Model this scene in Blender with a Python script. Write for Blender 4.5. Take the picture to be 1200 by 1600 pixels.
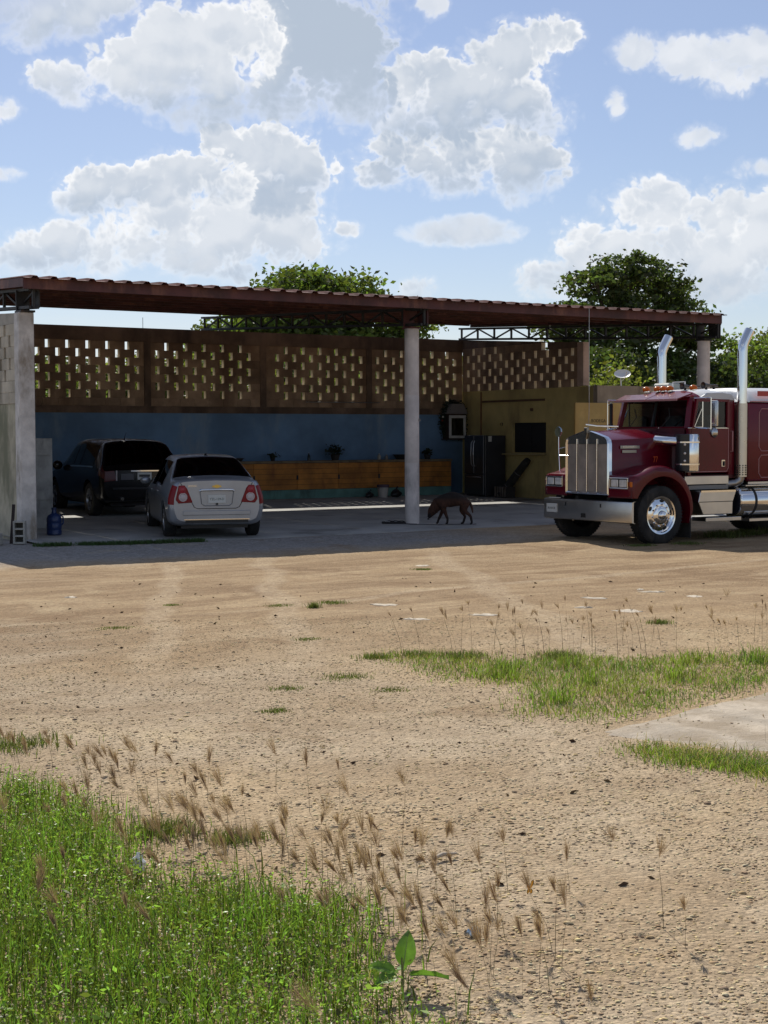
import bpy, bmesh, math, random
import numpy as np
from mathutils import Vector, Matrix

random.seed(7)
rng = np.random.default_rng(11)
R = math.radians
for o in list(bpy.data.objects):
    bpy.data.objects.remove(o)
scene = bpy.context.scene
COL = scene.collection

# ---------------------------------------------------------------- camera
CAM = (-8.774, -25.707, 1.7354)
YAW, PITCH, ROLL, FPX = 0.56058, -0.05016, -0.00308, 2361.29
cd = bpy.data.cameras.new('camera')
cam = bpy.data.objects.new('camera', cd)
COL.objects.link(cam)
cd.sensor_fit = 'VERTICAL'
cd.sensor_height = 36.0
cd.lens = FPX / 1600 * 36.0
cd.clip_start = 0.05
cd.clip_end = 3000
fw = Vector((math.sin(YAW) * math.cos(PITCH), math.cos(YAW) * math.cos(PITCH), math.sin(PITCH)))
rt = Vector((math.cos(YAW), -math.sin(YAW), 0))
upv = rt.cross(fw)
r2 = math.cos(ROLL) * rt + math.sin(ROLL) * upv
u2 = -math.sin(ROLL) * rt + math.cos(ROLL) * upv
M = Matrix((r2, u2, -fw)).transposed().to_4x4()
M.translation = CAM
cam.matrix_world = M
scene.camera = cam

# ---------------------------------------------------------------- light
SUN_EL, SUN_AZ = R(45.2), R(19.0)          # azimuth from +Y towards +X
sd = Vector((math.sin(SUN_AZ) * math.cos(SUN_EL), math.cos(SUN_AZ) * math.cos(SUN_EL), math.sin(SUN_EL)))
sl = bpy.data.lights.new('sun', 'SUN')
sl.energy = 5.0
sl.angle = R(0.5)
sl.color = (1.0, 0.95, 0.86)
so = bpy.data.objects.new('sun', sl)
COL.objects.link(so)
so.rotation_euler = sd.to_track_quat('Z', 'Y').to_euler()
so.location = (10, 30, 40)
scene.view_settings.view_transform = 'Standard'
scene.view_settings.look = 'None'
scene.view_settings.exposure = 0.0
scene.view_settings.gamma = 1.0
scene.view_settings.use_curve_mapping = False
scene.cycles.max_bounces = 8
scene.cycles.transparent_max_bounces = 12
scene.cycles.use_denoising = True
scene.cycles.sample_clamp_indirect = 6.0

# ---------------------------------------------------------------- world: sky and clouds
world = bpy.data.worlds.new('World')
scene.world = world
world.use_nodes = True
SKY_STRENGTH = 0.088
CLOUD_STRENGTH = 1.0


class NT:
    """tiny helper to write node trees"""
    def __init__(self, tree):
        self.t = tree

    def n(self, typ, **kw):
        nd = self.t.nodes.new(typ)
        for k, v in kw.items():
            setattr(nd, k, v)
        return nd

    def link(self, a, b):
        self.t.links.new(a, b)

    def put(self, sock, v):
        if isinstance(v, bpy.types.NodeSocket):
            self.t.links.new(v, sock)
        elif v is not None:
            sock.default_value = v

    def m(self, op, a, b=None, c=None, clamp=False):
        nd = self.n('ShaderNodeMath', operation=op, use_clamp=clamp)
        self.put(nd.inputs[0], a)
        self.put(nd.inputs[1], b)
        self.put(nd.inputs[2], c)
        return nd.outputs[0]

    def vm(self, op, a, b=None):
        nd = self.n('ShaderNodeVectorMath', operation=op)
        self.put(nd.inputs[0], a)
        self.put(nd.inputs[1], b)
        return nd.outputs['Value'] if op in ('DOT_PRODUCT', 'LENGTH') else nd.outputs['Vector']

    def mix(self, fac, a, b, blend='MIX'):
        nd = self.n('ShaderNodeMix', data_type='RGBA', blend_type=blend, clamp_factor=True)
        self.put(nd.inputs[0], fac)
        self.put(nd.inputs[6], a)
        self.put(nd.inputs[7], b)
        return nd.outputs[2]

    def step(self, v, lo, hi, a=0.0, b=1.0):
        nd = self.n('ShaderNodeMapRange', interpolation_type='SMOOTHSTEP')
        self.put(nd.inputs[0], v)
        for i, q in enumerate((lo, hi, a, b)):
            nd.inputs[i + 1].default_value = q
        return nd.outputs[0]

    def noise(self, vec, scale, detail=4, rough=0.5, dist=0.0, dim='3D'):
        nd = self.n('ShaderNodeTexNoise', noise_dimensions=dim)
        self.put(nd.inputs['Vector'], vec)
        nd.inputs['Scale'].default_value = scale
        nd.inputs['Detail'].default_value = detail
        nd.inputs['Roughness'].default_value = rough
        nd.inputs['Distortion'].default_value = dist
        return nd.outputs[0]

    def voro(self, vec, scale, feature='F1', detail=0, rough=0.5, out=0, dim='3D'):
        nd = self.n('ShaderNodeTexVoronoi', feature=feature, voronoi_dimensions=dim)
        self.put(nd.inputs['Vector'], vec)
        nd.inputs['Scale'].default_value = scale
        if 'Detail' in nd.inputs:
            nd.inputs['Detail'].default_value = detail
            nd.inputs['Roughness'].default_value = rough
        return nd.outputs[out]


def build_sky():
    t = NT(world.node_tree)
    for nd in list(world.node_tree.nodes):
        world.node_tree.nodes.remove(nd)
    out = t.n('ShaderNodeOutputWorld')
    sky = t.n('ShaderNodeTexSky', sky_type='NISHITA')
    sky.sun_disc = False
    sky.sun_elevation = SUN_EL
    sky.sun_rotation = SUN_AZ
    sky.altitude = 10
    sky.air_density = 1.0
    sky.dust_density = 0.3
    sky.ozone_density = 3.5
    bg = t.n('ShaderNodeBackground')
    t.link(t.mix(1.0, sky.outputs[0], (1.07, 1.0, 1.05, 1), 'MULTIPLY'), bg.inputs[0])
    bg.inputs[1].default_value = SKY_STRENGTH
    d = t.n('ShaderNodeTexCoord').outputs['Generated']
    sep = t.n('ShaderNodeSeparateXYZ')
    t.link(d, sep.inputs[0])
    x, y, z = sep.outputs
    az = t.m('MULTIPLY', t.m('ARCTAN2', x, y), 180 / math.pi)
    el = t.m('MULTIPLY', t.m('ARCSINE', z), 180 / math.pi)
    cmb = t.n('ShaderNodeCombineXYZ')
    t.link(az, cmb.inputs[0])
    t.link(el, cmb.inputs[1])
    p = cmb.outputs[0]
    # billowy detail, measured in degrees
    warp = t.n('ShaderNodeTexNoise', noise_dimensions='2D')
    t.link(p, warp.inputs['Vector'])
    warp.inputs['Scale'].default_value = 0.55
    warp.inputs['Detail'].default_value = 3
    wv = t.vm('MULTIPLY', t.vm('SUBTRACT', warp.outputs['Color'], (0.5, 0.5, 0.5)), (0.9, 0.7, 0))
    pw = t.vm('ADD', p, wv)

    def billow(v):
        big = t.m('SUBTRACT', t.noise(v, 0.45, 5, 0.5, dim='2D'), 0.5)
        p1 = t.m('SUBTRACT', 0.42, t.voro(v, 1.0, 'SMOOTH_F1', 0, 0.5, dim='2D'))
        p2 = t.m('SUBTRACT', 0.42, t.voro(v, 2.6, 'F1', 1.5, 0.5, dim='2D'))
        soft = t.m('ADD', t.m('MULTIPLY', big, 1.7), t.m('MULTIPLY', p1, 0.65))
        return soft, t.m('ADD', soft, t.m('MULTIPLY', p2, 0.42))
    s0, b0 = billow(pw)
    s1, _ = billow(t.vm('ADD', pw, (-0.14, 0.42, 0.0)))
    relief = t.m('SUBTRACT', s0, s1)
    fine = t.m('SUBTRACT', t.noise(pw, 2.6, 6, 0.62, dim='2D'), 0.5)
    wash = t.noise(p, 0.30, 4, 0.5, dim='2D')

    # groups of lobes (azimuth, elevation, half width, half height in degrees), far ones first
    L = [
        # low bank on the right, thin far clouds
        dict(b=[(41.92, 8.35, 1.75, .98), (40.76, 6.64, 2.14, 1.31), (38.86, 5.92, 1.81, .77), (44.93, 8.03, 1.72, 1.03),
                (43.79, 6.57, 2.8, 1.4), (46.3, 7.64, 1.36, 1.59), (42.87, 5.54, 4.25, .94), (33.35, 5.51, .88, .54)],
             soft=.5, dark=.28, op=.92),
        dict(b=[(20.74, 6.99, 2.21, 1.07), (23.78, 7.05, 2.61, .83), (28.31, 7.56, 1.56, 1.32), (19.13, 6.49, 2.08, .69),
                (24.96, 6.71, 1.67, .72), (26.74, 6.07, .97, .44), (26.88, 8.83, 3.33, 1.31), (25.3, 8.0, 4.6, 1.8), (30.83, 7.73, .6, .34)],
             soft=.55, dark=.45, op=.93),
        dict(b=[(26.18, 10.77, .98, .79), (27.61, 10.63, 1.64, .99), (29.04, 9.82, 1.38, 1.14), (28.2, 9.0, 1.5, .9)],
             soft=.3, dark=.6, op=.95),
        dict(b=[(24.99, 9.54, 1.88, .99), (22.63, 9.03, 2.33, .79), (20.99, 8.6, 1.2, .6), (26.0, 9.1, 1.2, .7)],
             soft=.3, dark=.5, op=.95),
        dict(b=[(18.07, 11.71, .84, .44), (18.21, 9.49, .72, .31), (34.92, 7.59, 1.88, .48), (35.28, 7.89, .96, .38),
                (43.74, 13.55, 2.2, .77), (41.66, 13.76, 1.0, .67), (45.34, 13.14, 1.75, .87), (45.78, 13.77, 1.3, .65),
                (40.78, 12.13, .41, .55), (43.76, 10.85, .86, .45), (45.94, 9.64, 1.01, .4), (33.97, 15.66, .58, .49)],
             soft=.75, dark=.22, op=.85),
        dict(b=[(34.56, 10.34, 3.07, 1.18), (32.16, 9.78, 1.19, .57), (37.43, 9.95, 1.53, 1.18), (34.8, 9.34, 1.19, .48),
                (36.4, 10.9, 1.6, .9)], soft=.45, dark=.75, op=.95),
        dict(b=[(34.56, 12.72, 2.08, 1.27), (36.71, 13.81, 1.82, 1.14), (38.37, 14.54, 1.12, .72), (33.13, 13.07, 1.39, .92),
                (34.56, 11.59, 2.57, 1.17), (36.95, 12.12, 2.08, 1.39)], soft=.4, dark=.6, op=.96),
        dict(b=[(29.78, 14.3, 2.9, 2.73), (31.2, 12.74, 1.85, 1.2), (28.58, 12.5, 3.0, 1.0), (25.6, 12.0, 2.2, .8),
                (28.6, 16.4, 3.0, 1.6)], soft=.7, dark=1.25, op=.97),
        dict(b=[(20.59, 12.86, 1.33, .78), (22.68, 13.4, 2.01, 1.2), (25.03, 14.3, 2.3, 1.5), (26.6, 14.49, 1.7, 1.7),
                (25.0, 12.9, 2.4, .9), (23.83, 12.3, 1.37, .6)], soft=.4, dark=.38, op=.96),
        dict(b=[(19.48, 15.09, 3.01, 1.03), (21.55, 15.51, 1.74, .65)], soft=.6, dark=.6, op=.9),
    ]
    col = None
    alpha_all = None
    for g in L:
        D = None
        for (a, e, rx, ry) in g['b']:
            q = t.vm('MULTIPLY', t.vm('SUBTRACT', p, (a, e, 0)), (1 / rx, 1 / ry, 0))
            k = t.m('SUBTRACT', 1.0, t.vm('DOT_PRODUCT', q, q))
            k = t.m('MAXIMUM', k, -2.0)
            D = k if D is None else t.m('SMOOTH_MAX', D, k, 0.35)
        e0 = min(q[1] - q[3] for q in g['b'])
        e1 = sum(q[1] for q in g['b']) / len(g['b'])
        top = t.step(t.m('ADD', el, t.m('MULTIPLY', b0, 0.5)), e0 - 0.1, e1 + 0.25)
        D = t.m('ADD', D, t.m('ADD', t.m('MULTIPLY', b0, 1.35), t.m('MULTIPLY', fine, 0.55)))
        sharp = t.step(D, -0.25, -0.25 + g['soft'] * 1.1)
        loose = t.step(D, -0.8, 1.2)
        a = t.m('ADD', t.m('MULTIPLY', sharp, top), t.m('MULTIPLY', loose, t.m('SUBTRACT', 1.0, top)))
        a = t.m('MULTIPLY', t.m('MAXIMUM', a, t.m('MULTIPLY', loose, 0.55)), g['op'])
        # light comes from behind and above: thin rims glow, thick bodies and flat bases go grey
        body = t.step(t.m('ADD', t.m('MULTIPLY', D, 0.60), t.m('MULTIPLY', wash, 0.55)), 0.12, 0.66)
        low = t.step(relief, 0.28, -0.34)
        sh = t.m('ADD', t.m('MULTIPLY', body, 0.27 + g['dark'] * 0.66), t.m('MULTIPLY', low, 0.20))
        sh = t.m('ADD', sh, t.m('MULTIPLY', t.m('SUBTRACT', 1.0, top), 0.26 + 0.2 * g['dark']), clamp=True)
        c = t.mix(sh, (1.14, 1.12, 1.09, 1), (0.42, 0.505, 0.62, 1))
        if col is None:
            col, alpha_all = c, a
        else:
            col = t.mix(a, col, c)
            alpha_all = t.m('MAXIMUM', alpha_all, a)
    # the same weather goes on all around: scattered cumulus on the rest of the dome
    dz = t.m('MAXIMUM', z, 0.06)
    dv = t.n('ShaderNodeVectorMath', operation='SCALE')
    t.link(d, dv.inputs[0])
    t.link(t.m('DIVIDE', 1.0, t.m('ADD', dz, 0.12)), dv.inputs['Scale'])
    field = t.noise(dv.outputs[0], 1.15, 6, 0.56)
    gen = t.step(field, 0.54, 0.64)
    gsh = t.step(field, 0.54, 0.74)
    gcol = t.mix(gsh, (0.80, 0.80, 0.80, 1), (0.36, 0.42, 0.50, 1))
    dist = t.vm('LENGTH', t.vm('MULTIPLY', t.vm('SUBTRACT', p, (32.1, 10.0, 0)), (1 / 16.0, 1 / 7.5, 0)))
    away = t.step(dist, 0.98, 1.25)
    up = t.step(z, 0.0, 0.08)
    gen = t.m('MULTIPLY', t.m('MULTIPLY', gen, up), 0.85)
    alpha = t.m('ADD', t.m('MULTIPLY', alpha_all, t.m('SUBTRACT', 1.0, away)), t.m('MULTIPLY', gen, away))
    colr = t.mix(away, col, gcol)
    # a thin even veil of high cloud over the whole sky pales the blue
    veil = t.m('MULTIPLY', t.m('ADD', 0.06, t.m('MULTIPLY', t.noise(d, 3.0, 5, 0.6), 0.16)), t.step(z, -0.02, 0.02))
    colr = t.mix(t.m('DIVIDE', alpha, t.m('MAXIMUM', t.m('ADD', alpha, veil), 0.001)), (0.74, 0.79, 0.88, 1), colr)
    alpha = t.m('SUBTRACT', 1.0, t.m('MULTIPLY', t.m('SUBTRACT', 1.0, alpha), t.m('SUBTRACT', 1.0, veil)))
    cb = t.n('ShaderNodeBackground')
    t.link(colr, cb.inputs[0])
    cb.inputs[1].default_value = CLOUD_STRENGTH
    mx = t.n('ShaderNodeMixShader')
    t.link(alpha, mx.inputs[0])
    t.link(bg.outputs[0], mx.inputs[1])
    t.link(cb.outputs[0], mx.inputs[2])
    t.link(mx.outputs[0], out.inputs[0])


build_sky()
world.cycles.sampling_method = 'MANUAL'
world.cycles.sample_map_resolution = 512

# ---------------------------------------------------------------- materials
MATS = {}


def mat(name, col=(.5, .5, .5), rough=.7, metal=0.0, var=0.0, vscale=3.0, bump=0.0, bscale=40.0, col2=None, stain=None,
        spec=None, trans=0.0, coat=0.0, emis=None, island=0.0, ior=None, rvar=0.0, coords='Object', orand=0.0):
    """procedural principled material: base colour with noise variation, fine bump, optional second colour and stains"""
    if name in MATS:
        return MATS[name]
    m = bpy.data.materials.new(name)
    m.use_nodes = True
    t = NT(m.node_tree)
    b = m.node_tree.nodes['Principled BSDF']
    tc = t.n('ShaderNodeTexCoord').outputs[coords]
    info = t.n('ShaderNodeObjectInfo')
    vec = t.vm('ADD', tc, t.vm('MULTIPLY', info.outputs['Location'], (1, 1, 1))) if coords == 'Object' else tc
    c = (*col, 1)
    cs = None
    if var or col2:
        n1 = t.noise(vec, vscale, 6, 0.6)
        if col2 is None:
            col2 = tuple(max(0, k * (1 - 2.2 * var)) for k in col)
            hi = tuple(min(1, k * (1 + var)) for k in col)
            cs = t.mix(t.step(n1, .3, .7), (*col2, 1), (*hi, 1))
        else:
            cs = t.mix(t.step(n1, .35, .65), c, (*col2, 1))
    if stain:
        sc, ss, lo, hi = stain
        n2 = t.noise(t.vm('MULTIPLY', vec, (1, 1, .35)), ss, 7, 0.65)
        cs = t.mix(t.step(n2, lo, hi), cs if cs is not None else c, (*sc, 1))
    if island:
        gi = t.n('ShaderNodeNewGeometry').outputs['Random Per Island']
        hsv = t.n('ShaderNodeHueSaturation')
        t.put(hsv.inputs['Color'], cs if cs is not None else c)
        t.link(t.m('ADD', 1 - island, t.m('MULTIPLY', gi, 2 * island)), hsv.inputs['Value'])
        t.link(t.m('ADD', .5 - island * .05, t.m('MULTIPLY', gi, island * .1)), hsv.inputs['Hue'])
        cs = hsv.outputs[0]
    if orand:
        hs = t.n('ShaderNodeHueSaturation')
        t.put(hs.inputs['Color'], cs if cs is not None else c)
        t.link(t.m('ADD', 1 - orand, t.m('MULTIPLY', info.outputs['Random'], 2 * orand)), hs.inputs['Value'])
        cs = hs.outputs[0]
    if cs is not None:
        t.link(cs, b.inputs['Base Color'])
    else:
        b.inputs['Base Color'].default_value = c
    b.inputs['Roughness'].default_value = rough
    if rvar:
        t.link(t.m('ADD', rough, t.m('MULTIPLY', t.m('SUBTRACT', t.noise(vec, 9, 5), .5), rvar * 2), clamp=True), b.inputs['Roughness'])
    b.inputs['Metallic'].default_value = metal
    if spec is not None:
        b.inputs['Specular IOR Level'].default_value = spec
    if coat:
        b.inputs['Coat Weight'].default_value = coat
        b.inputs['Coat Roughness'].default_value = .04
    if emis:
        b.inputs['Emission Color'].default_value = (*emis[0], 1)
        b.inputs['Emission Strength'].default_value = emis[1]
    if bump:
        bn = t.n('ShaderNodeBump')
        bn.inputs['Strength'].default_value = bump
        bn.inputs['Distance'].default_value = .02
        t.link(t.noise(vec, bscale, 6, 0.65), bn.inputs['Height'])
        t.link(bn.outputs[0], b.inputs['Normal'])
    if trans:
        tr = t.n('ShaderNodeBsdfTranslucent')
        if cs is not None:
            bright = t.mix(1.0, cs, (1.25, 1.35, .7, 1), 'MULTIPLY')
            t.link(bright, tr.inputs[0])
        else:
            tr.inputs[0].default_value = c
        mx = t.n('ShaderNodeMixShader')
        mx.inputs[0].default_value = trans
        t.link(b.outputs[0], mx.inputs[1])
        t.link(tr.outputs[0], mx.inputs[2])
        t.link(mx.outputs[0], m.node_tree.nodes['Material Output'].inputs[0])
    MATS[name] = m
    return m


def glass_mat(name, tint, clear):
    m = bpy.data.materials.new(name)
    m.use_nodes = True
    t = NT(m.node_tree)
    for nd in list(m.node_tree.nodes):
        m.node_tree.nodes.remove(nd)
    out = t.n('ShaderNodeOutputMaterial')
    tr = t.n('ShaderNodeBsdfTransparent')
    tr.inputs[0].default_value = (*[k * clear for k in tint], 1)
    gl = t.n('ShaderNodeBsdfGlossy')
    gl.inputs['Roughness'].default_value = .03
    gl.inputs[0].default_value = (.95, .97, 1, 1)
    fr = t.n('ShaderNodeFresnel')
    fr.inputs[0].default_value = 1.5
    mx = t.n('ShaderNodeMixShader')
    t.link(fr.outputs[0], mx.inputs[0])
    t.link(tr.outputs[0], mx.inputs[1])
    t.link(gl.outputs[0], mx.inputs[2])
    t.link(mx.outputs[0], out.inputs[0])
    return m


# ---------------------------------------------------------------- mesh helpers
class MB:
    def __init__(self):
        self.v = []
        self.f = []

    def add(self, vs, fs):
        o = len(self.v)
        self.v += [tuple(v) for v in vs]
        self.f += [tuple(i + o for i in f) for f in fs]
        return self

    def box(self, x0, y0, z0, x1, y1, z1):
        return self.add([(x0, y0, z0), (x1, y0, z0), (x1, y1, z0), (x0, y1, z0), (x0, y0, z1), (x1, y0, z1), (x1, y1, z1), (x0, y1, z1)],
                        [(0, 3, 2, 1), (4, 5, 6, 7), (0, 1, 5, 4), (1, 2, 6, 5), (2, 3, 7, 6), (3, 0, 4, 7)])

    def bar(self, p0, p1, w, h=None, up=(0, 0, 1)):
        """rectangular bar between two points"""
        h = h or w
        p0, p1 = Vector(p0), Vector(p1)
        d = (p1 - p0).normalized()
        s = d.cross(Vector(up))
        if s.length < 1e-4:
            s = d.cross(Vector((1, 0, 0)))
        s.normalize()
        t = s.cross(d)
        c = [s * (a * w / 2) + t * (b * h / 2) for a, b in ((-1, -1), (1, -1), (1, 1), (-1, 1))]
        return self.add([p0 + k for k in c] + [p1 + k for k in c],
                        [(3, 2, 1, 0), (4, 5, 6, 7), (0, 1, 5, 4), (1, 2, 6, 5), (2, 3, 7, 6), (3, 0, 4, 7)])

    def tube(self, path, r, n=10, cap=True):
        path = [Vector(p) for p in path]
        rs = r if isinstance(r, (list, tuple)) else [r] * len(path)
        rings = []
        ref = None
        for i, p in enumerate(path):
            d = (path[min(i + 1, len(path) - 1)] - path[max(i - 1, 0)]).normalized()
            if ref is None:
                ref = Vector((0, 0, 1)) if abs(d.z) < .9 else Vector((1, 0, 0))
            s = (ref - d * ref.dot(d)).normalized()
            ref = s
            t = d.cross(s)
            rings.append([p + (s * math.cos(2 * math.pi * k / n) + t * math.sin(2 * math.pi * k / n)) * rs[i] for k in range(n)])
        vs = [v for rg in rings for v in rg]
        fs = []
        for i in range(len(rings) - 1):
            for k in range(n):
                a, b = i * n + k, i * n + (k + 1) % n
                fs.append((a, b, b + n, a + n))
        if cap:
            fs.append(tuple(range(n - 1, -1, -1)))
            fs.append(tuple(range((len(rings) - 1) * n, len(rings) * n)))
        return self.add(vs, fs)

    def prism(self, poly, axis, a, b):
        """polygon (2d) extruded along an axis: axis 'y' takes (x,z), 'x' takes (y,z), 'z' takes (x,y)"""
        def p3(q, w):
            return (q[0], w, q[1]) if axis == 'y' else (w, q[0], q[1]) if axis == 'x' else (q[0], q[1], w)
        n = len(poly)
        vs = [p3(q, a) for q in poly] + [p3(q, b) for q in poly]
        fs = [tuple(range(n - 1, -1, -1)), tuple(range(n, 2 * n))]
        fs += [(i, (i + 1) % n, (i + 1) % n + n, i + n) for i in range(n)]
        return self.add(vs, fs)

    def lathe(self, prof, c, axis='y', n=32, caps=False):
        """profile of (distance along axis, radius) turned round the axis through c"""
        c = Vector(c)
        vs = []
        for (a, r) in prof:
            for k in range(n):
                th = 2 * math.pi * k / n
                u, w = r * math.cos(th), r * math.sin(th)
                o = {'y': (u, a, w), 'x': (a, u, w), 'z': (u, w, a)}[axis]
                vs.append(c + Vector(o))
        fs = []
        for i in range(len(prof) - 1):
            for k in range(n):
                p, q = i * n + k, i * n + (k + 1) % n
                fs.append((p, q, q + n, p + n))
        if caps:
            fs.append(tuple(range(n)))
            fs.append(tuple(range((len(prof) - 1) * n, len(prof) * n)))
        return self.add(vs, fs)

    def ball(self, c, r, n=12, m=8, sq=(1, 1, 1)):
        vs = [(c[0], c[1], c[2] - r * sq[2])]
        for i in range(1, m):
            ph = math.pi * i / m - math.pi / 2
            for k in range(n):
                th = 2 * math.pi * k / n
                vs.append((c[0] + r * sq[0] * math.cos(ph) * math.cos(th), c[1] + r * sq[1] * math.cos(ph) * math.sin(th), c[2] + r * sq[2] * math.sin(ph)))
        vs.append((c[0], c[1], c[2] + r * sq[2]))
        fs = [(0, 1 + (k + 1) % n, 1 + k) for k in range(n)]
        for i in range(m - 2):
            for k in range(n):
                a, b = 1 + i * n + k, 1 + i * n + (k + 1) % n
                fs.append((a, b, b + n, a + n))
        e = 1 + (m - 2) * n
        fs += [(e + k, e + (k + 1) % n, len(vs) - 1) for k in range(n)]
        return self.add(vs, fs)

    def grid(self, rows):
        n = len(rows[0])
        vs = [v for r in rows for v in r]
        fs = [(i * n + k, i * n + k + 1, (i + 1) * n + k + 1, (i + 1) * n + k) for i in range(len(rows) - 1) for k in range(n - 1)]
        return self.add(vs, fs)

    def mesh(self, name, material, bevel=0.0, smooth=None, seg=1):
        me = bpy.data.meshes.new(name)
        me.from_pydata(self.v, [], self.f)
        bm = bmesh.new()
        bm.from_mesh(me)
        bmesh.ops.recalc_face_normals(bm, faces=bm.faces)
        if bevel:
            es = [e for e in bm.edges if len(e.link_faces) == 2 and e.calc_face_angle(0) > 0.6]
            bmesh.ops.bevel(bm, geom=es, offset=bevel, segments=seg, affect='EDGES', profile=.5, clamp_overlap=True)
        if smooth is not None:
            for f in bm.faces:
                f.smooth = True
            for e in bm.edges:
                if len(e.link_faces) == 2 and e.calc_face_angle(0) > R(smooth):
                    e.smooth = False
        bm.to_mesh(me)
        bm.free()
        me.materials.append(material)
        return me

    def build(self, name, material, parent=None, bevel=0.0, smooth=None, seg=1):
        return obj(name, self.mesh(name, material, bevel, smooth, seg), parent)


def obj(name, me, parent=None):
    o = bpy.data.objects.new(name, me)
    COL.objects.link(o)
    o.parent = parent
    return o


def tag(o, label=None, cat=None, group=None, kind=None):
    for k, v in (('label', label), ('category', cat), ('group', group), ('kind', kind)):
        if v:
            o[k] = v
    return o


def thing(name, label, cat, loc=(0, 0, 0), rz=0.0, group=None):
    o = bpy.data.objects.new(name, None)
    COL.objects.link(o)
    o.location = loc
    o.rotation_euler = (0, 0, rz)
    o.empty_display_size = .2
    return tag(o, label, cat, group)


def copy_tree(o, parent=None):
    c = o.copy()
    COL.objects.link(c)
    if parent is not None:
        c.parent = parent
    for ch in list(o.children):
        copy_tree(ch, c)
    return c


def np_mesh(name, verts, faces, material, parent=None, smooth=False):
    """mesh from numpy arrays; every face has the same number of corners"""
    me = bpy.data.meshes.new(name)
    nv, nf, k = len(verts), len(faces), faces.shape[1]
    me.vertices.add(nv)
    me.vertices.foreach_set('co', np.asarray(verts, dtype=np.float32).ravel())
    me.loops.add(nf * k)
    me.loops.foreach_set('vertex_index', np.asarray(faces, dtype=np.int32).ravel())
    me.polygons.add(nf)
    me.polygons.foreach_set('loop_start', np.arange(0, nf * k, k, dtype=np.int32))
    if smooth:
        me.polygons.foreach_set('use_smooth', np.ones(nf, dtype=bool))
    me.update(calc_edges=True)
    me.validate()
    me.materials.append(material)
    return obj(name, me, parent)


def text(name, body, size, material, parent, loc, rot, extrude=.002, align='CENTER', sx=1.0):
    cu = bpy.data.curves.new(name, 'FONT')
    cu.body = body
    cu.size = size
    cu.extrude = extrude
    cu.align_x = align
    cu.align_y = 'CENTER'
    cu.resolution_u = 2
    to = bpy.data.objects.new(name, cu)
    COL.objects.link(to)
    dg = bpy.context.evaluated_depsgraph_get()
    me = bpy.data.meshes.new_from_object(to.evaluated_get(dg))
    bpy.data.objects.remove(to)
    me.materials.clear()
    me.materials.append(material)
    o = obj(name, me, parent)
    o.location = loc
    o.rotation_euler = rot
    o.scale = (sx, 1, 1)
    return o


def vnoise(x, y, seed=0):
    """smooth value noise in numpy"""
    r = np.random.default_rng(seed).random((64, 64))
    xi, yi = np.floor(x).astype(int), np.floor(y).astype(int)
    fx, fy = x - xi, y - yi
    fx, fy = fx * fx * (3 - 2 * fx), fy * fy * (3 - 2 * fy)
    g = lambda a, b: r[a % 64, b % 64]
    return (g(xi, yi) * (1 - fx) + g(xi + 1, yi) * fx) * (1 - fy) + (g(xi, yi + 1) * (1 - fx) + g(xi + 1, yi + 1) * fx) * fy

# ---------------------------------------------------------------- ground
def sstep(v, a, b):
    t = np.clip((v - a) / (b - a), 0, 1)
    return t * t * (3 - 2 * t)


def gz(x, y):
    x, y = np.asarray(x, float), np.asarray(y, float)
    z = -.12 + .035 * (vnoise(x * .35 + 9, y * .35 + 5, 1) - .5) + .02 * (vnoise(x * 1.3, y * 1.3, 2) - .5)
    z = z + .008 * (vnoise(x * 5, y * 5, 3) - .5)
    near = sstep(y, -3.2, -1.7) * sstep(x, -3.0, -.5) * (1 - sstep(x, 16.5, 19))
    z = z * (1 - near) + (-.088) * near
    under = sstep(y, -1.2, -1.0) * (x > -.1) * (x < 16.3) * (y < 9.7)
    return z - .06 * under


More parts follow.
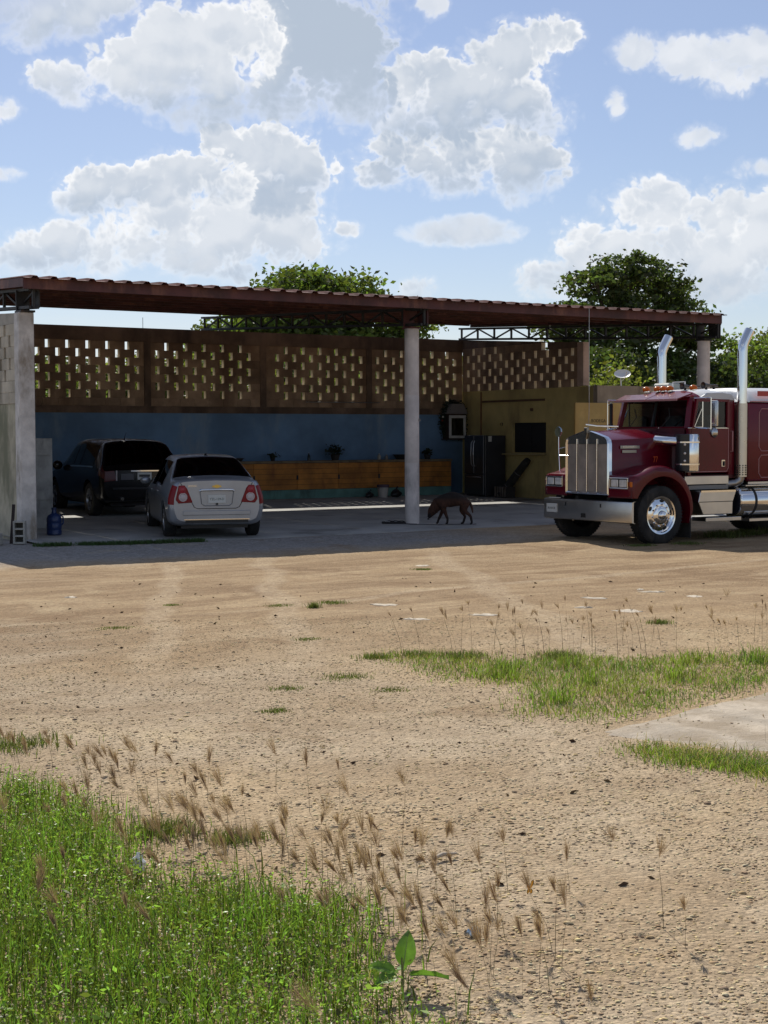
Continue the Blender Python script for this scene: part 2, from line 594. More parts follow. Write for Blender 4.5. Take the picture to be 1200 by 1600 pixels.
def ground_mat():
    m = bpy.data.materials.new('gravel_ground')
    m.use_nodes = True
    t = NT(m.node_tree)
    b = m.node_tree.nodes['Principled BSDF']
    p = t.n('ShaderNodeTexCoord').outputs['Object']
    sep = t.n('ShaderNodeSeparateXYZ')
    t.link(p, sep.inputs[0])
    x, y, _ = sep.outputs
    big = t.noise(p, .22, 5, .6, .6)
    mid = t.noise(p, 1.1, 6, .65)
    fine = t.noise(p, 14, 6, .7)
    grit = t.noise(p, 55, 4, .75)
    tan = t.mix(t.step(mid, .3, .7), (.345, .240, .134, 1), (.458, .340, .204, 1))
    grey = t.mix(t.step(mid, .3, .7), (.33, .255, .175, 1), (.43, .355, .26, 1))
    # greyer gravel at left; grey strip before the shed has some shade painted in
    left = t.m('ADD', t.step(x, 2.0, -6.0, 0, .55), t.m('MULTIPLY', t.m('SUBTRACT', big, .5), 2.2))
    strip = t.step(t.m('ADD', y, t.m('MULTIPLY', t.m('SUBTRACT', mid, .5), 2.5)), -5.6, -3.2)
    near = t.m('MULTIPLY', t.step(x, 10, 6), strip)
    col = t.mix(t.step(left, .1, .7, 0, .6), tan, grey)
    gravel_shade_grey = t.mix(t.step(fine, .3, .7), (.20, .195, .19, 1), (.34, .33, .32, 1))
    col = t.mix(t.m('MULTIPLY', near, .85), col, gravel_shade_grey)
    # trodden, darker earth in the middle of the yard, drawn out along the wheel tracks
    midy = t.m('MULTIPLY', t.step(y, -17.5, -11.0), t.step(y, -4.0, -6.5))
    streak = t.noise(t.vm('MULTIPLY', p, (.28, 1.5, 1)), 1.3, 6, .68, .7)
    brown = t.m('ADD', t.step(t.noise(p, .6, 6, .7, .8), .54, .68, 0, .55), t.m('MULTIPLY', midy, t.step(streak, .36, .62, .25, .85)), clamp=True)
    col = t.mix(brown, col, (.232, .151, .083, 1))
    spots = t.step(t.noise(t.vm('MULTIPLY', p, (.5, 1.6, 1)), 5.5, 5, .75), .63, .70, 0, .55)
    col = t.mix(spots, col, (.17, .12, .075, 1))
    pale = t.step(t.noise(t.vm('ADD', p, (31, 7, 0)), .45, 6, .65, .5), .57, .72, 0, .6)
    col = t.mix(pale, col, (.50, .385, .235, 1))
    # tyre tracks: pairs of worn pale bands that run out of the shed
    def track(x0, y0, x1, y1, w):
        dx, dy = x1 - x0, y1 - y0
        ln = math.hypot(dx, dy)
        nrm = (-dy / ln, dx / ln, 0)
        wob = t.m('MULTIPLY', t.m('SUBTRACT', t.noise(p, .35, 2), .5), .9)
        dd = t.m('ADD', t.vm('DOT_PRODUCT', t.vm('SUBTRACT', p, (x0, y0, 0)), nrm), wob)
        along = t.vm('DOT_PRODUCT', t.vm('SUBTRACT', p, (x0, y0, 0)), (dx / ln, dy / ln, 0))
        fade = t.m('MULTIPLY', t.step(along, -1.5, .5), t.step(along, ln + 2, ln - 1))
        return t.m('MULTIPLY', t.step(t.m('ABSOLUTE', dd), w, w * .35), fade)
    tr = None
    for a in ((1.7, -5.6, -2.3, -14.0, .22), (.2, -5.6, -3.8, -14.2, .22), (4.6, -6.0, -1.0, -17.0, .25), (12.0, -8.9, -1.0, -11.2, .16)):
        k = track(*a)
        tr = k if tr is None else t.m('MAXIMUM', tr, k)
    tread = t.m('MULTIPLY', tr, t.step(fine, .35, .6, .10, .48))
    col = t.mix(tread, col, (.47, .37, .25, 1))
    # stones: light and dark grains
    v1 = t.n('ShaderNodeTexVoronoi', voronoi_dimensions='2D')
    t.link(p, v1.inputs['Vector'])
    v1.inputs['Scale'].default_value = 38
    v2 = t.n('ShaderNodeTexVoronoi', voronoi_dimensions='2D')
    t.link(p, v2.inputs['Vector'])
    v2.inputs['Scale'].default_value = 95
    bw = t.n('ShaderNodeSeparateColor')
    t.link(v1.outputs['Color'], bw.inputs[0])
    bw2 = t.n('ShaderNodeSeparateColor')
    t.link(v2.outputs['Color'], bw2.inputs[0])
    val = t.m('ADD', t.m('MULTIPLY', bw.outputs[0], .30), t.m('MULTIPLY', bw2.outputs[1], .30))
    val = t.m('ADD', val, t.m('MULTIPLY', fine, .45))
    val = t.m('ADD', val, .49)
    mulc = t.n('ShaderNodeCombineColor')
    for i in range(3):
        t.link(val, mulc.inputs[i])
    col = t.mix(1.0, col, mulc.outputs[0], 'MULTIPLY')
    t.link(col, b.inputs['Base Color'])
    b.inputs['Roughness'].default_value = .95
    b.inputs['Specular IOR Level'].default_value = .15
    h = t.m('ADD', t.m('MULTIPLY', t.m('SUBTRACT', 1.0, v1.outputs['Distance']), .5), t.m('ADD', t.m('MULTIPLY', grit, .4), t.m('MULTIPLY', fine, 1.1)))
    bn = t.n('ShaderNodeBump')
    bn.inputs['Strength'].default_value = .65
    bn.inputs['Distance'].default_value = .03
    t.link(h, bn.inputs['Height'])
    t.link(bn.outputs[0], b.inputs['Normal'])
    return m


def build_ground():
    xs = np.concatenate([np.linspace(-900, -40, 14), np.arange(-36, -13, 2.), np.arange(-12, 20.01, .16), np.arange(22, 60, 3.), np.linspace(70, 900, 12)])
    ys = np.concatenate([np.linspace(-600, -40, 10), np.arange(-36, -27, 1.5), np.arange(-26, -.8, .13), np.arange(-.5, 14, .7), np.arange(16, 60, 4.), np.linspace(80, 1200, 14)])
    X, Y = np.meshgrid(xs, ys)
    Z = gz(X, Y)
    far = sstep(np.hypot(X - 5, Y + 5), 30, 60)
    Z = Z * (1 - far) - .12 * far
    V = np.stack([X, Y, Z], -1).reshape(-1, 3)
    n = len(xs)
    i, k = np.meshgrid(np.arange(len(ys) - 1), np.arange(n - 1), indexing='ij')
    a = (i * n + k).ravel()
    F = np.stack([a, a + 1, a + n + 1, a + n], 1)
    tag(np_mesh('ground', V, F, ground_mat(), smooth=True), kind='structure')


build_ground()

concrete = mat('concrete', (.36, .35, .325), .9, var=.12, vscale=1.5, bump=.35, bscale=30, stain=((.17, .16, .145), .8, .5, .7))


def zf(y):
    return -.04 + .016 * y


def build_slab():
    xs = np.arange(-.16, 16.4, .12)
    edge = -1.42 + .30 * (vnoise(xs * .45, xs * 0 + 3.3, 5) - .5) * 2 + .10 * (vnoise(xs * 2.2, xs * 0 + 1, 6) - .5)
    edge = edge - .15 * np.exp(-((xs - 2.6) / 1.5) ** 2) + .25 * np.exp(-(xs / .8) ** 2)
    ys = np.concatenate([np.linspace(0, 1, 8)])
    rows = []
    lo = [(x, e, -.3) for x, e in zip(xs, edge)]
    rows.append(lo)
    for q in ys:
        rows.append([(x, e + (9.62 - e) * q, zf(e + (9.62 - e) * q) - (.015 if q == 0 else 0)) for x, e in zip(xs, edge)])
    MB().grid(rows).build('shed_floor', mat('shed_concrete', (.40, .39, .365), .85, var=.10, vscale=.9, bump=.2, bscale=25, stain=((.16, .15, .135), .55, .5, .72)), smooth=50)
    o = bpy.data.objects['shed_floor']
    tag(o, kind='structure')
    # pad on the right: a cast slab with rough edge
    m = MB()
    c = Vector((-2.76, -18.47))
    a = Vector((.968, .25))
    b = Vector((.25, -.968))
    n = 40
    L = 5.2
    rows = []
    for i in range(n + 1):
        rr = []
        for k in range(n + 1):
            u, w = i / n * L, k / n * L
            j = lambda s, q: .15 * (vnoise(np.array([s * 2.1]), np.array([q]), 8)[0] - .5) + .07 * (vnoise(np.array([s * 9.1]), np.array([q]), 9)[0] - .5)
            pu = u + (j(w, 1.5) if i == 0 else 0) + (.09 if i == 0 and k == 0 else 0)
            pw = w + (j(u, 4.5) if k == 0 else 0) + (.09 if i == 0 and k == 0 else 0)
            p = c + a * pu + b * pw
            d = min(u, w)
            rr.append((p.x, p.y, (-.100 if d > .2 else -.106) + .006 * (vnoise(np.array([u * 2.2]), np.array([w * 2.2]), 18)[0] - .5) if d > 0 else -.128))
        rows.append(rr)
    top = rows
    m.grid(top)
    sk = [[(x, y, -.25) for (x, y, z) in top[0]], top[0]]
    m.grid(sk)
    sk = [[(r[0][0], r[0][1], -.25) for r in top], [r[0] for r in top]]
    m.grid(sk)
    tag(m.build('concrete_pad', mat('pad_concrete', (.47, .395, .30), .92, var=.16, vscale=2.2, bump=.7, bscale=24, stain=((.29, .225, .15), 1.7, .42, .64)), smooth=40), kind='structure')


build_slab()

# ---------------------------------------------------------------- the open shed
S_ = 8.0384
YB = 9.628
maroon = mat('maroon_steel', (.098, .030, .029), .6, var=.22, vscale=2.0, stain=((.21, .085, .055), 2.2, .5, .72), bump=.08)
sheet_m = mat('roof_sheet_paint', (.12, .036, .032), .8, var=.18, vscale=1.2, spec=.2, stain=((.20, .11, .08), 1.5, .55, .75))
dark_steel = mat('dark_truss_steel', (.022, .022, .022), .6, var=.3, vscale=5, stain=((.10, .045, .025), 5, .58, .75))
col_m = mat('column_paint', (.66, .60, .56), .85, var=.09, vscale=2.5, bump=.2, bscale=35, stain=((.25, .235, .215), 1.6, .52, .72))
col_old = mat('column_worn_paint', (.64, .60, .56), .9, var=.12, vscale=3.5, bump=.45, bscale=26, stain=((.27, .225, .175), 2.2, .47, .66))


def zr(y):
    return 4.452 + .05 * (y + .6)


def ramp_box(m, x0, x1, y0, y1, lo, hi):
    """box whose bottom and top follow the slope: lo, hi are functions of y"""
    m.add([(x0, y0, lo(y0)), (x1, y0, lo(y0)), (x1, y1, lo(y1)), (x0, y1, lo(y1)), (x0, y0, hi(y0)), (x1, y0, hi(y0)), (x1, y1, hi(y1)), (x0, y1, hi(y1))],
          [(0, 3, 2, 1), (4, 5, 6, 7), (0, 1, 5, 4), (1, 2, 6, 5), (2, 3, 7, 6), (3, 0, 4, 7)])
    return m


def build_shed():
    sh = thing('open_shed', 'long open sided shed with flat maroon metal roof carried on pale columns', 'shed')
    # roof sheets, one metre wide, three trapezoid ribs each
    x = -.24
    pitch = .34
    nsh = 16
    for i in range(nsh):
        m = MB()
        n = 3
        pr = []
        for k in range(n):
            a = x + k * pitch
            pr += [(a, 0), (a + .10, 0), (a + .135, .042), (a + .205, .042), (a + .24, 0)]
        pr.append((x + n * pitch - .004, 0))
        sag = random.uniform(-.004, .004)
        ys = [-.76, -.60, -.3, 4.4, 9.3]
        rows = []
        for y in ys:
            z = zr(y) + .004 + sag - (.018 if y < -.7 else 0)
            rows.append([(px, y, z + pz) for px, pz in pr])
        m.grid(rows)
        m.grid([[(px, y, z - .003) for px, y, z in r] for r in rows])
        m.build('roof_sheet', sheet_m, sh)
        x += n * pitch
    xr = x - .02
    MB().tube([(xr - .02, -.56, 4.47), (xr + .25, -.50, 4.475)], .008, 6).build('rod', dark_steel, sh)
    # front fascia channel, purlins and edge channel
    m = MB()
    m.box(-.22, -.60, 4.262, xr, -.585, 4.447)
    m.box(-.22, -.585, 4.262, xr, -.53, 4.272)
    m.box(-.22, -.585, 4.437, xr, -.53, 4.447)
    m.build('fascia', maroon, sh)
    for y in (.7, 1.95, 3.2, 4.45, 5.7, 6.95, 8.2, 9.22):
        MB().box(-.18, y, zr(y) - .118, xr - .04, y + .06, zr(y) - .002).build('purlin', maroon, sh)
    for xx in (-.225, xr - .005):
        m = MB()
        ramp_box(m, xx, xx + .012, -.58, 9.25, lambda y: zr(y) - .16, lambda y: zr(y) - .006)
        m.build('edge_channel', maroon, sh)
    # trusses along the depth of the shed
    lo = lambda y: 3.935 + .0512 * (y + .46)
    hi = lambda y: 4.29 + .05 * (y + .46)
    for ti, tx in enumerate((0.0, S_, 2 * S_)):
        base = MB()
        for s in (-.07, .07):
            ramp_box(base, tx + s - .022, tx + s + .022, -.47, 9.72, lo, lambda y: lo(y) + .05)
        for s in (-.07, .07):
            ramp_box(base, tx + s - .022, tx + s + .022, -.47, 9.72, lambda y: hi(y) - .05, hi)
        tr = base.build('truss', dark_steel, sh)
        y = -.45
        k = 0
        while y < 9.7:
            MB().bar((tx, y, lo(y) + .02), (tx, y, hi(y) - .02), .045).build('truss_post', dark_steel, tr)
            y2 = y + .78
            if y2 < 9.75:
                p, q = ((y, lo(y) + .04), (y2, hi(y2) - .04)) if k % 2 else ((y, hi(y) - .04), (y2, lo(y2) + .04))
                MB().bar((tx + .03, p[0], p[1]), (tx + .03, q[0], q[1]), .035).build('truss_diagonal', dark_steel, tr)
            y, k = y2, k + 1
        # end plates at the column head
        m = MB()
        m.box(tx - .13, -.16, 3.90, tx + .13, .16, 3.935)
        m.box(tx - .12, .10, 3.935, tx + .12, .13, 4.29)
        m.box(tx + .10, -.42, 3.96, tx + .125, -.06, 4.26)
        m.build('bearing_plate', dark_steel if ti != 1 else maroon, tr)
    # columns
    m = MB()
    m.box(-.16, -.13, zf(0) - .1, .115, .13, 3.90)
    c = m.build('column', col_old, sh, bevel=.012)
    c['label'] = 'square column of worn pale concrete at the left end'
    for i, cx in enumerate((S_, 2 * S_)):
        m = MB()
        m.lathe([(zf(0) - .05, .148), (.02, .15), (1.18, .148), (1.19, .144), (1.20, .148), (2.55, .147), (2.56, .143), (2.57, .147), (3.90, .146)], (cx, 0, 0), 'z', 28, caps=True)
        c = m.build('column', col_m, sh, smooth=40)
        if i == 0:
            MB().lathe([(0, .03), (.03, .025), (.035, 0.001)], (cx + .10, -.135, 2.06), 'y', 10).build('socket', mat('grey_plastic', (.3, .3, .3), .5), c)
    return sh


shed = build_shed()

# ---------------------------------------------------------------- block walls
block_in = mat('brown_block', (.37, .25, .165), .95, orand=.22, var=.2, vscale=1.6, bump=.5, bscale=30, stain=((.19, .115, .07), 1.0, .45, .7))
block_out = mat('grey_block', (.52, .46, .36), .95, orand=.14, var=.12, vscale=2.0, bump=.5, bscale=30, stain=((.25, .215, .16), 1.5, .5, .7))
beam_in = mat('brown_beam', (.22, .145, .10), .95, var=.2, vscale=1.1, bump=.4, stain=((.075, .05, .038), 1.1, .45, .7))
blue_m = mat('blue_wall_paint', (.15, .265, .43), .85, var=.13, vscale=.8, bump=.15, stain=((.27, .35, .43), .7, .56, .78))
olive_m = mat('ochre_wall_paint', (.55, .43, .17), .88, var=.12, vscale=.9, bump=.2, stain=((.34, .255, .11), 1.2, .5, .72))
H = .2
PER = .514
BL = .398
BT = .15
BMESH = {}


block_lit = mat('lit_block_ends', (.60, .52, .39), .95, var=.08, bump=.4, bscale=30)


def block_mesh(l, axis, m):
    key = (round(l, 3), axis, m.name)
    if key not in BMESH:
        b = MB()
        if axis == 'x':
            b.box(-l / 2, 0, 0, l / 2, BT, H - .0004)
        else:
            b.box(0, -l / 2, 0, BT, l / 2, H - .0004)
        me = b.mesh('block', m, bevel=.007)
        # paler ends, beds and outer face, brown inner face: light and shade painted in
        me.materials.append(block_lit)
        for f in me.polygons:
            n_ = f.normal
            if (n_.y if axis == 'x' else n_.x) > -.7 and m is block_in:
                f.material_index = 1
        BMESH[key] = me
    return BMESH[key]


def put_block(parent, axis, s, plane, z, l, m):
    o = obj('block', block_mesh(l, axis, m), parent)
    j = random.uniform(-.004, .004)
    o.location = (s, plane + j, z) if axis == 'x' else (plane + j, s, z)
    return o


def screen_panel(parent, axis, plane, h0, nh, z0, rows, a, b, m, sgn=1, maxrow=None):
    """pierced block panel: even rows have nh holes, the first centred at h0; odd rows are shifted by half a block; a..b is the panel"""
    for r in range(rows):
        first = h0 if r % 2 == 0 else h0 - PER / 2
        cnt = nh if r % 2 == 0 else nh + 1
        cuts = [first + PER * i for i in range(cnt)]
        cuts = [c for c in cuts if a + .1 < c < b - .1]
        if maxrow and r >= maxrow[0]:
            cuts = [c for c in cuts if maxrow[1](c)]
        gap = PER - BL
        edges = [a] + [e for c in cuts for e in (c - gap / 2, c + gap / 2)] + [b]
        for i in range(0, len(edges), 2):
            l = edges[i + 1] - edges[i]
            while l > .55:
                put_block(parent, axis, sgn * (edges[i] + BL / 2 + .001), plane, z0 + H * r, BL, m)
                edges[i] += BL + .004
                l = edges[i + 1] - edges[i]
            if l > .03:
                put_block(parent, axis, sgn * (edges[i] + edges[i + 1]) / 2, plane, z0 + H * r, l, m)


def build_back_wall():
    w = thing('block_wall', 'long back wall with pierced brown blocks above a blue painted base', 'wall', (0, YB, 0))
    MB().box(-.05, .0, -.1, 16.07, BT, 2.333).build('painted_base', blue_m, w)
    MB().box(-.05, -.004, 2.336, 16.07, BT, 2.505).build('beam', beam_in, w)
    MB().box(-.05, -.006, 4.108, 16.2, BT + .01, 4.452).build('beam', beam_in, w)
    X = [.40, 3.83, 6.95, 10.36, 13.47]
    pil = [3.20, 6.42, 9.68, 12.94]
    lft = [-.05] + [p + .09 for p in pil]
    rgt = [p - .09 for p in pil] + [16.06]
    for p in pil:
        MB().box(p - .088, -.012, 2.508, p + .088, BT - .004, 4.105).build('pilaster', beam_in, w)
    for k, x0 in enumerate(X):
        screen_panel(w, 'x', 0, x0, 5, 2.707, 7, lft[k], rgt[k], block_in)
        a = lft[k]
        while a < rgt[k] - .03:
            l = min(.40, rgt[k] - a)
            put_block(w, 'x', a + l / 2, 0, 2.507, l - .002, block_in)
            a += l
    # a bar of rebar left standing and a thin pipe
    MB().tube([(6.34, .07, 4.45), (6.34, .07, 4.72)], .007, 6).build('rebar', dark_steel, w)
    MB().tube([(10.94, -.04, 2.650), (13.25, -.04, 2.655)], .011, 8).build('conduit', mat('galvanised', (.5, .5, .5), .35, metal=1.0), w)
    return w


build_back_wall()


def build_side_wall():
    x0 = 2 * S_ - .02
    w = thing('block_wall', 'right end wall with small pierced brown blocks set on ochre masonry', 'wall', (x0, 0, 0))
    top = lambda y: 4.115 + .0655 * (y - 4.5)
    ys = 4.50
    # rows run from the back corner towards the yard
    h0 = YB - .2745
    for r in range(6):
        c0 = h0 if r % 2 == 0 else h0 - PER / 2
        cuts = [c0 - PER * i for i in range(11)]
        cuts = [c for c in cuts if c > ys + .12]
        if r == 5:
            cuts = cuts[:3]
        gap = PER - BL
        edges = [YB - .003] + [e for c in cuts for e in (c + gap / 2, c - gap / 2)] + [ys + .003]
        for i in range(0, len(edges), 2):
            a, b = edges[i], edges[i + 1]
            while a - b > .02:
                l = min(a - b, BL)
                z = 2.987 + H * r
                if z + H < top(a - l) - .01:
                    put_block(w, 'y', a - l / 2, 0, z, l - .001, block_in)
                else:
                    break
                a -= l
    # stepped concrete infill that follows the roof slope over the last course
    m = MB()
    yb = YB - .003
    y5 = h0 - PER / 2 - 2 * PER - .2
    lim = ys + (4.187 + .01 - 4.115) / .0655
    ramp_box(m, .002, BT - .002, lim + .02, yb, lambda y: 4.1895, lambda y: top(y))
    ramp_box(m, .002, BT - .002, ys, lim + .0, lambda y: 3.9895, lambda y: top(y))
    m.build('beam', beam_in, w)
    # pale end pilaster
    m = MB()
    m.box(-.03, 4.25, 3.005, .17, 4.495, 4.112)
    m.build('pilaster', mat('pink_plaster', (.50, .36, .29), .9, var=.1, bump=.3), w, bevel=.006)
    return w


build_side_wall()


def build_left_wall():
    xo = -.13
    w = thing('block_wall', 'left end wall of bare grey blocks, pierced above and plastered below', 'wall', (xo, 0, 0))
    ya, yb = .135, YB - .01
    MB().box(.012, ya, -.15, BT + .012, yb, 2.32).build('plastered_base', mat('stained_plaster', (.47, .42, .31), .95, var=.16, vscale=1.6, bump=.5, bscale=20, stain=((.20, .195, .125), 1.0, .46, .64)), w)
    for r in range(2):
        a = ya
        if r % 2:
            put_block(w, 'y', a + .1, 0, 2.325 + H * r, .198, block_out)
            a += .2
        while a < yb - .03:
            l = min(.40, yb - a)
            put_block(w, 'y', a + l / 2, 0, 2.325 + H * r, l - .003, block_out)
            a += l
    a0 = .36
    for r in range(5):
        first = a0 + (0.12 if r % 2 else .12 + PER / 2)
        cuts = [first + PER * i for i in range(19) if first + PER * i < yb - .15]
        gap = PER - BL
        edges = [ya] + [e for c in cuts for e in (c - gap / 2, c + gap / 2)] + [yb]
        for i in range(0, len(edges), 2):
            l = edges[i + 1] - edges[i]
            if l > .03:
                put_block(w, 'y', (edges[i] + edges[i + 1]) / 2, 0, 2.727 + H * r, l - .001, block_out)
    m = MB()
    ramp_box(m, .003, BT - .002, ya, yb, lambda y: 3.729, lambda y: 3.89 + .055 * y)
    m.build('beam', mat('grey_beam', (.36, .33, .28), .95, var=.12, bump=.4, stain=((.22, .20, .165), 1.5, .5, .7)), w)
    return w


build_left_wall()

# ---------------------------------------------------------------- store room beside the shed
black_m = mat('black_opening', (.012, .012, .013), .6)
tan_pl = mat('tan_plaster', (.40, .32, .24), .92, var=.12, vscale=1.5, bump=.35, stain=((.20, .155, .11), 2.2, .52, .7))
yellow_p = mat('yellow_panel_paint', (.60, .41, .15), .8, var=.10, vscale=1.5, bump=.12, stain=((.55, .30, .07), .8, .5, .75))
letter_m = mat('black_lettering', (.03, .03, .03), .8)
X0S = 2 * S_ - .02


def build_store():
    y0 = 3.89
    b = thing('store_room', 'low ochre block store room with a dark serving opening facing the shed', 'building', (X0S, 0, 0))
    # ochre wall facing the shed, built in pieces around the opening
    za, zb, ya, yb = 1.285, 2.085, 5.80, 7.24
    m = MB()
    m.box(0, y0, -.15, .18, ya, 2.985)
    m.box(0, yb, -.15, .18, YB - .005, 2.985)
    m.box(0, ya, -.15, .18, yb, za)
    m.box(0, ya, zb, .18, yb, 2.985)
    m.build('wall', olive_m, b)
    w = MB().box(.06, ya + .002, za + .002, .16, yb - .002, zb - .002).build('serving_window', black_m, b)
    MB().box(.045, ya + .7, za + .003, .058, ya + .73, zb - .003).build('mullion', mat('dark_frame', (.02, .02, .02), .5), w)
    MB().box(-.20, 5.76, 1.215, -.002, 7.64, 1.262).build('ledge', mat('ochre_ledge', (.42, .33, .15), .85, var=.1, bump=.2), b, bevel=.006)
    MB().box(-.035, 5.85, 2.655, -.002, 8.63, 2.71).build('brown_rail', mat('brown_paint', (.14, .075, .035), .8, var=.15), b)
    MB().tube([(-.02, 8.70, 2.95), (-.02, 8.70, 1.75)], .02, 8).build('drain_pipe', mat('rusty_pipe', (.22, .10, .05), .8, var=.2), b)
    MB().box(-.02, 6.35, 2.39, -.002, 6.47, 2.47).build('junction_box', mat('brown_paint'), b)
    MB().lathe([(0, .05), (-.02, .045)], (-.002, 7.75, 2.05), 'x', 10).build('vent', black_m, b)
    # tan wall facing the yard and the roof slab
    MB().box(0.0, y0 - .16, -.15, 4.6, y0 - .004, 2.995).build('front_wall', tan_pl, b)
    MB().box(.184, y0, 2.90, 4.6, YB, 2.985).build('roof_slab', tan_pl, b)
    MB().box(4.42, y0 + .002, -.15, 4.6, YB, 2.895).build('side_wall', tan_pl, b)
    # yellow painted panel with lettering
    p = MB().box(-.775, y0 - .24, -.12, 3.0, y0 - .175, 2.555).build('yellow_panel', yellow_p, b, bevel=.006)
    p['label'] = 'light yellow panel lettered BODEGA'
    text('lettering', 'BODEGA', .118, letter_m, p, (-.03, y0 - .243, 2.10), (R(90), 0, 0), .001, sx=1.0)
    return b


build_store()


def build_dish():
    d = thing('satellite_dish', 'small white satellite dish on the roof of the ochre store room', 'dish', (17.55, 4.55, 2.985))
    white = mat('white_enamel', (.80, .80, .78), .4)
    rows = []
    for i in range(7):
        r = .215 * i / 6
        rows.append([(r * math.cos(a), r * math.sin(a) * .80, .9 * r * r) for a in np.linspace(0, 2 * math.pi, 25)])
    m = MB().grid(rows).grid([[(x, y, z - .008) for x, y, z in q] for q in rows])
    o = m.build('reflector', white, d, smooth=50)
    o.location = (0, -.05, .33)
    o.rotation_euler = Vector((-.45, -.50, .74)).to_track_quat('Z', 'Y').to_euler()
    MB().tube([(0, 0, 0), (0, .02, .26), (0, -.03, .33)], .018, 8).build('mast', mat('galvanised'), d)
    MB().tube([(0, -.10, .20), (-.05, -.24, .30), (-.07, -.30, .40)], .010, 6).build('feed_arm', mat('galvanised'), d)


build_dish()


def build_counter():
    c = thing('wall_counter', 'long built in counter with orange plank front and teal base along the back wall', 'counter', (0, 0, 0))
    orange = mat('orange_planks', (.48, .19, .032), .7, orand=.12, var=.16, vscale=2.5, bump=.15, stain=((.19, .07, .02), 2.0, .5, .72))
    teal = mat('teal_paint', (.13, .27, .235), .85, var=.12, stain=((.07, .12, .11), 1.5, .5, .7))
    x0, x1, yf = 5.3, 15.28, 9.03
    MB().box(x0, yf + .04, .0, x1, YB - .002, .335).build('base', teal, c)
    MB().box(x0, yf - .02, 1.035, x1, YB - .002, 1.095).build('counter_top', mat('counter_top', (.20, .15, .09), .8, var=.2, bump=.2), c, bevel=.006)
    MB().box(x0, yf + .05, .338, x1, yf + .08, 1.033).build('backing', mat('dark_wood', (.05, .025, .012), .9), c)
    js = [5.32, 6.57, 7.83, 9.08, 10.35, 11.61, 12.87, 14.13, 15.26]
    hs = [.34, .475, .612, .75, .888, 1.03]
    for i in range(len(js) - 1):
        for k in range(5):
            e = random.uniform(0, .006)
            MB().box(js[i] + .006, yf + e, hs[k] + .004, js[i + 1] - .006, yf + .048, hs[k + 1] - .004).build('plank', orange, c)
    for j in js[1:-1]:
        MB().box(j - .02, yf - .012, .60, j + .03, yf - .001, .72).build('hinge_plate', dark_steel, c)
    return c


build_counter()


def build_fridge():
    f = thing('refrigerator', 'dark grey french door refrigerator with curved steel handles in the corner', 'refrigerator', (15.24, 7.48, zf(7.9)))
    body = mat('fridge_side', (.035, .036, .04), .45, var=.1)
    door = mat('fridge_door', (.075, .078, .085), .32, metal=.6)
    st = mat('brushed_handle', (.55, .55, .56), .3, metal=1.0)
    MB().box(.062, 0, .02, .74, .90, 1.66).build('cabinet', body, f, bevel=.01)
    for y0, y1 in ((.004, .447), (.453, .896)):
        d = MB().box(0, y0, .62, .06, y1, 1.665).build('door', door, f, bevel=.012)
        yh = .447 - .05 if y0 < .1 else .453 + .05
        MB().tube([(-.002, yh, .82), (-.05, yh, .90), (-.062, yh, 1.17), (-.05, yh, 1.44), (-.002, yh, 1.52)], .011, 8).build('handle', st, d, smooth=60)
    d = MB().box(0, .004, .05, .06, .896, .605).build('freezer_drawer', door, f, bevel=.012)
    MB().tube([(-.002, .12, .52), (-.045, .15, .53), (-.045, .75, .53), (-.002, .78, .52)], .011, 8).build('handle', st, d, smooth=60)
    MB().box(.063, -.003, .02, .071, 0.0, 1.66).build('door_edge_trim', mat('grey_trim', (.42, .41, .40), .4, metal=.5), f)
    MB().box(.16, -.004, 1.49, .27, -.001, 1.64).build('paper_note', mat('paper', (.62, .60, .55), .9), f)
    return f


build_fridge()


def build_shrine():
    s = thing('wall_shrine', 'small gabled shrine with a white framed glass door on the back wall', 'shrine', (15.66, YB, 1.66))
    wht = mat('white_frame', (.62, .60, .57), .7, var=.08)
    dk = mat('shrine_wood', (.05, .03, .022), .8)
    MB().box(-.34, -.34, -.03, .34, -.002, .0).build('shelf', dk, s)
    m = MB()
    m.box(-.29, -.30, .002, -.27, -.002, .66)
    m.box(.27, -.30, .002, .29, -.002, .66)
    m.box(-.268, -.03, .002, .268, -.004, .66)
    m.box(-.29, -.30, .662, .29, -.002, .69)
    m.build('cabinet', dk, s)
    m = MB()
    m.box(-.285, -.335, .01, .285, -.305, .085)
    m.box(-.285, -.335, .575, .285, -.305, .655)
    m.box(-.285, -.335, .087, -.21, -.305, .573)
    m.box(.21, -.335, .087, .285, -.305, .573)
    fr = m.build('frame', wht, s, bevel=.006)
    MB().box(-.208, -.32, .089, .208, -.314, .571).build('glass', glass_mat('shrine_glass', (.8, .85, .85), .8), fr)
    MB().prism([(-.36, .70), (.36, .70), (.22, .98), (-.16, .98)], 'y', -.31, -.02).build('gable', mat('grey_gable', (.22, .20, .20), .8), s)
    m = MB()
    m.ball((0, -.15, .42), .05)
    m.lathe([(.10, .11), (.2, .09), (.34, .06), (.385, .03)], (0, -.15, 0), 'z', 14, caps=True)
    m.build('statuette', mat('statuette_paint', (.16, .14, .12), .6), s, smooth=60)
    return s


build_shrine()


